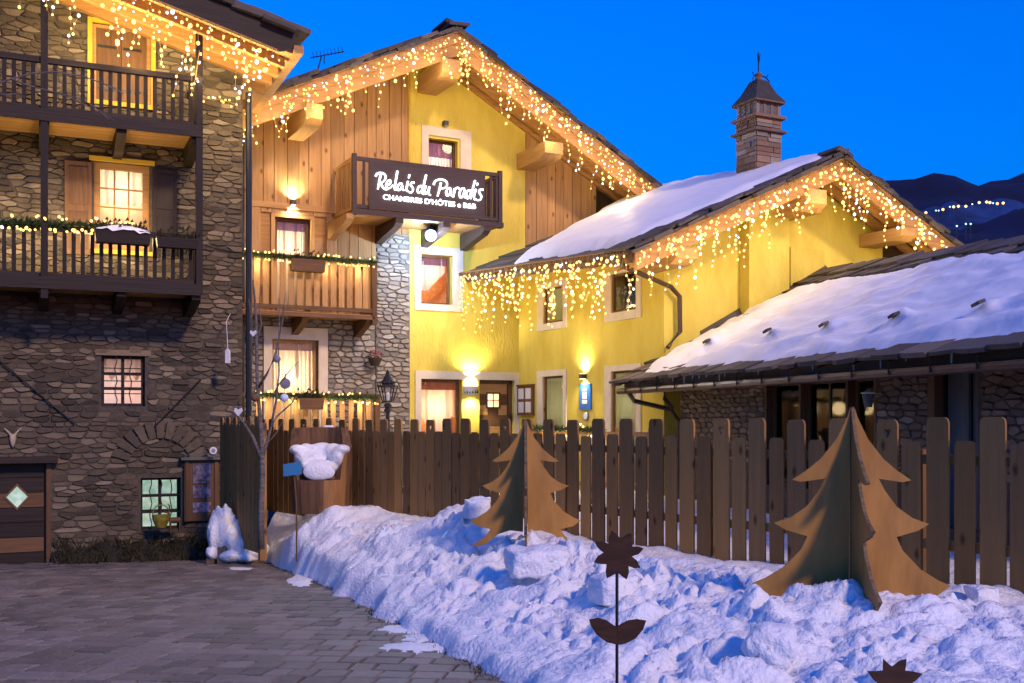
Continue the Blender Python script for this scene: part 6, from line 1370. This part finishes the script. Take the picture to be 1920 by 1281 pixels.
garland('fir_garland', 'lit fir garland on the chalet balcony handrail', MP([(456, 476), (540, 482), (620, 487), (706, 492)], y1 - .04), 58, rad=.1, nn=420)
garland('fir_garland', 'lit fir garland on the ground floor terrace rail', MP([(462, 741), (540, 742), (620, 744), (708, 746)], y2 - .04), 52, rad=.1, nn=420)
P = FL.fy(230, 458, -1.16); flower_box('flower_box', 'snow topped wooden flower box on the lower stone house balcony', FL.world(P[0], -1.16, P[1]), FL.a, .8, .2, .22, M['dark_x'], snow=True, group='wooden flower boxes on the balconies')
P = FL.fy(332, 466, -1.14); flower_box('flower_box', 'small dark flower box right of the snowy box', FL.world(P[0], -1.14, P[1]), FL.a, .62, .15, .2, M['dark_x'], group='wooden flower boxes on the balconies')
P = FM.fy(577, 510, -.98); o = flower_box('flower_box', 'wooden flower box on the chalet balcony rail', FM.world(P[0], -.98, P[1]), FM.a, .68, .24, .2, M['brown_x'], group='wooden flower boxes on the balconies')
P = FM.fy(582, 768, -1.24); flower_box('flower_box', 'planted flower box on the ground floor terrace rail', FM.world(P[0], -1.24, P[1]), FM.a, .5, .22, .2, M['brown_x'], group='wooden flower boxes on the balconies')
# terrace railing with garland in front of the wing, seen over the fence
A_, B_ = at(1000, 806, 18.6), at(1222, 812, 16.2); fr_ = Fr(A_.x, A_.y, B_.x - A_.x, B_.y - A_.y); L_ = (B_ - A_).xy.length; o = thing('terrace_railing', 'low wooden railing in front of the yellow wing', 'railing', (A_.x, A_.y, .42), fr_.a)
q = MB(); q.box(0, L_, -.03, .03, 1.06, 1.14); q.build('handrail', M['beam'], o); q = MB(); q.box(0, L_, -.03, .03, .25, .32); q.build('bottom_rail', M['beam'], o)
for i in range(5): q = MB(); q.box(L_ * i / 4 - .04, L_ * i / 4 + .04, -.04, .04, -.2, 1.2); q.build('post', M['beam'], o)
for i in range(16): post('baluster', o, M['board'], L_ * (i + .5) / 16, 0, .32, 1.06, .06, .02)
garland('fir_garland', 'lit fir garland on the low railing of the wing terrace', [at(1002, 803, 18.5), at(1070, 805, 17.7), at(1132, 807, 17.0)], 16, rad=.09, nn=300)

# ================================================================ SNOW BLOCKS AND PATCHES
def snow_block(label, px, py, w, h, d, Y, rz=0.0, seed=1):
    import bmesh
    P = snow_at(px, min(py + 12, 1279)); P.z += h * .12; bm = bmesh.new(); bmesh.ops.create_cube(bm, size=1); bmesh.ops.subdivide_edges(bm, edges=bm.edges[:], cuts=9, use_grid_fill=True)
    for v in bm.verts:
        c = v.co.copy(); s = c.normalized() * .5; c = c * .5 + s * .5; x, y, z = c.x * w * .92, c.y * d, c.z * h
        nn_ = float(pn(x * 6 + seed, z * 6 + y * 3, seed)) * .04 + float(pn(x * 15, z * 15 + y * 9, seed + 5)) * .015; v.co = Vector((x, y, z)) + c.normalized() * nn_
    me = bpy.data.meshes.new('snow_block'); bm.to_mesh(me); bm.free(); me.materials.append(M['snow']); me.polygons.foreach_set('use_smooth', [True] * len(me.polygons))
    return tag(link('snow_block', me, None, P, (U(-.1, .1), U(-.1, .1), rz)), label, 'snow block', 'chunks of hard snow')
snow_block('big flat chunk of snow right of the smaller plywood tree', 1006, 1050, .66, .27, .5, 9.7, .2, 3)
snow_block('rounded snow chunk behind the tall metal flower', 1148, 1105, .4, .25, .32, 8.6, .4, 5)
snow_block('rounded snow chunk left of the mound under the larger tree', 1443, 1212, .33, .24, .3, 6.6, -.3, 7)
snow_block('bluish snow chunk by the fence left of the smaller tree', 893, 950, .34, .26, .3, 12.6, .3, 9)
snow_block('snow lump on the right near the fence foot', 1843, 1112, .22, .15, .2, 8.0, .1, 11)
def flat_patch(px0, px1, py0, py1, seed, name='snow_smear'):
    q = MB(); n = 30; cx, cy = (px0 + px1) / 2, (py0 + py1) / 2; ring = []; zt = .03
    pts = []
    for i in range(n):
        t = 2 * math.pi * i / n; r = 1 + .45 * float(pn(math.cos(t) * 2.2 + seed, math.sin(t) * 2.2, seed)); P = on_ground(cx + (px1 - px0) / 2 * r * math.cos(t), cy + (py1 - py0) / 2 * r * math.sin(t)); pts.append(P)
    c = on_ground(cx, cy); q.v.append((c.x, c.y, c.z + .05))
    for P in pts: q.v.append((c.x * .35 + P.x * .65, c.y * .35 + P.y * .65, c.z * .35 + P.z * .65 + .045))
    for P in pts: q.v.append((P.x, P.y, P.z + .015))
    for i in range(n):
        j = (i + 1) % n; q.face([0, 1 + i, 1 + j]); q.face([1 + i, 1 + n + i, 1 + n + j, 1 + j])
    tag(q.build(name, M['snow'], smooth=True), 'thin smear of trodden snow on the dark paving', 'snow', kind='stuff')
flat_patch(700, 835, 1178, 1198, 2); flat_patch(702, 850, 1212, 1232, 4); flat_patch(742, 850, 1196, 1214, 9); flat_patch(425, 478, 1068, 1074, 6); flat_patch(448, 492, 1053, 1058, 12); flat_patch(535, 590, 1080, 1108, 8)
g = MB()
for i in range(2600):                             # dark soil and dead grass along the foot of the snow bank
    t = rnd(); k = int(t * (len(EX) - 2)) + 0; f = t * (len(EX) - 2) - k; x, y = EX[k] + (EX[k + 1] - EX[k]) * f + U(-.02, .2), EY[k] + (EY[k + 1] - EY[k]) * f; p = Vector((x, y, gz(y) - .01)); e = Vector((U(-1, 1), U(-1, 1), 0)).normalized() * .012; g.cv = rnd(); g.poly([p - e, p + e, p + Vector((U(-.06, .06), U(-.08, .03), U(.02, .08)))])
tag(g.build('dead_grass_edge', M['grassdry']), 'strip of dead grass along the foot of the snow bank', 'dry grass', kind='stuff')
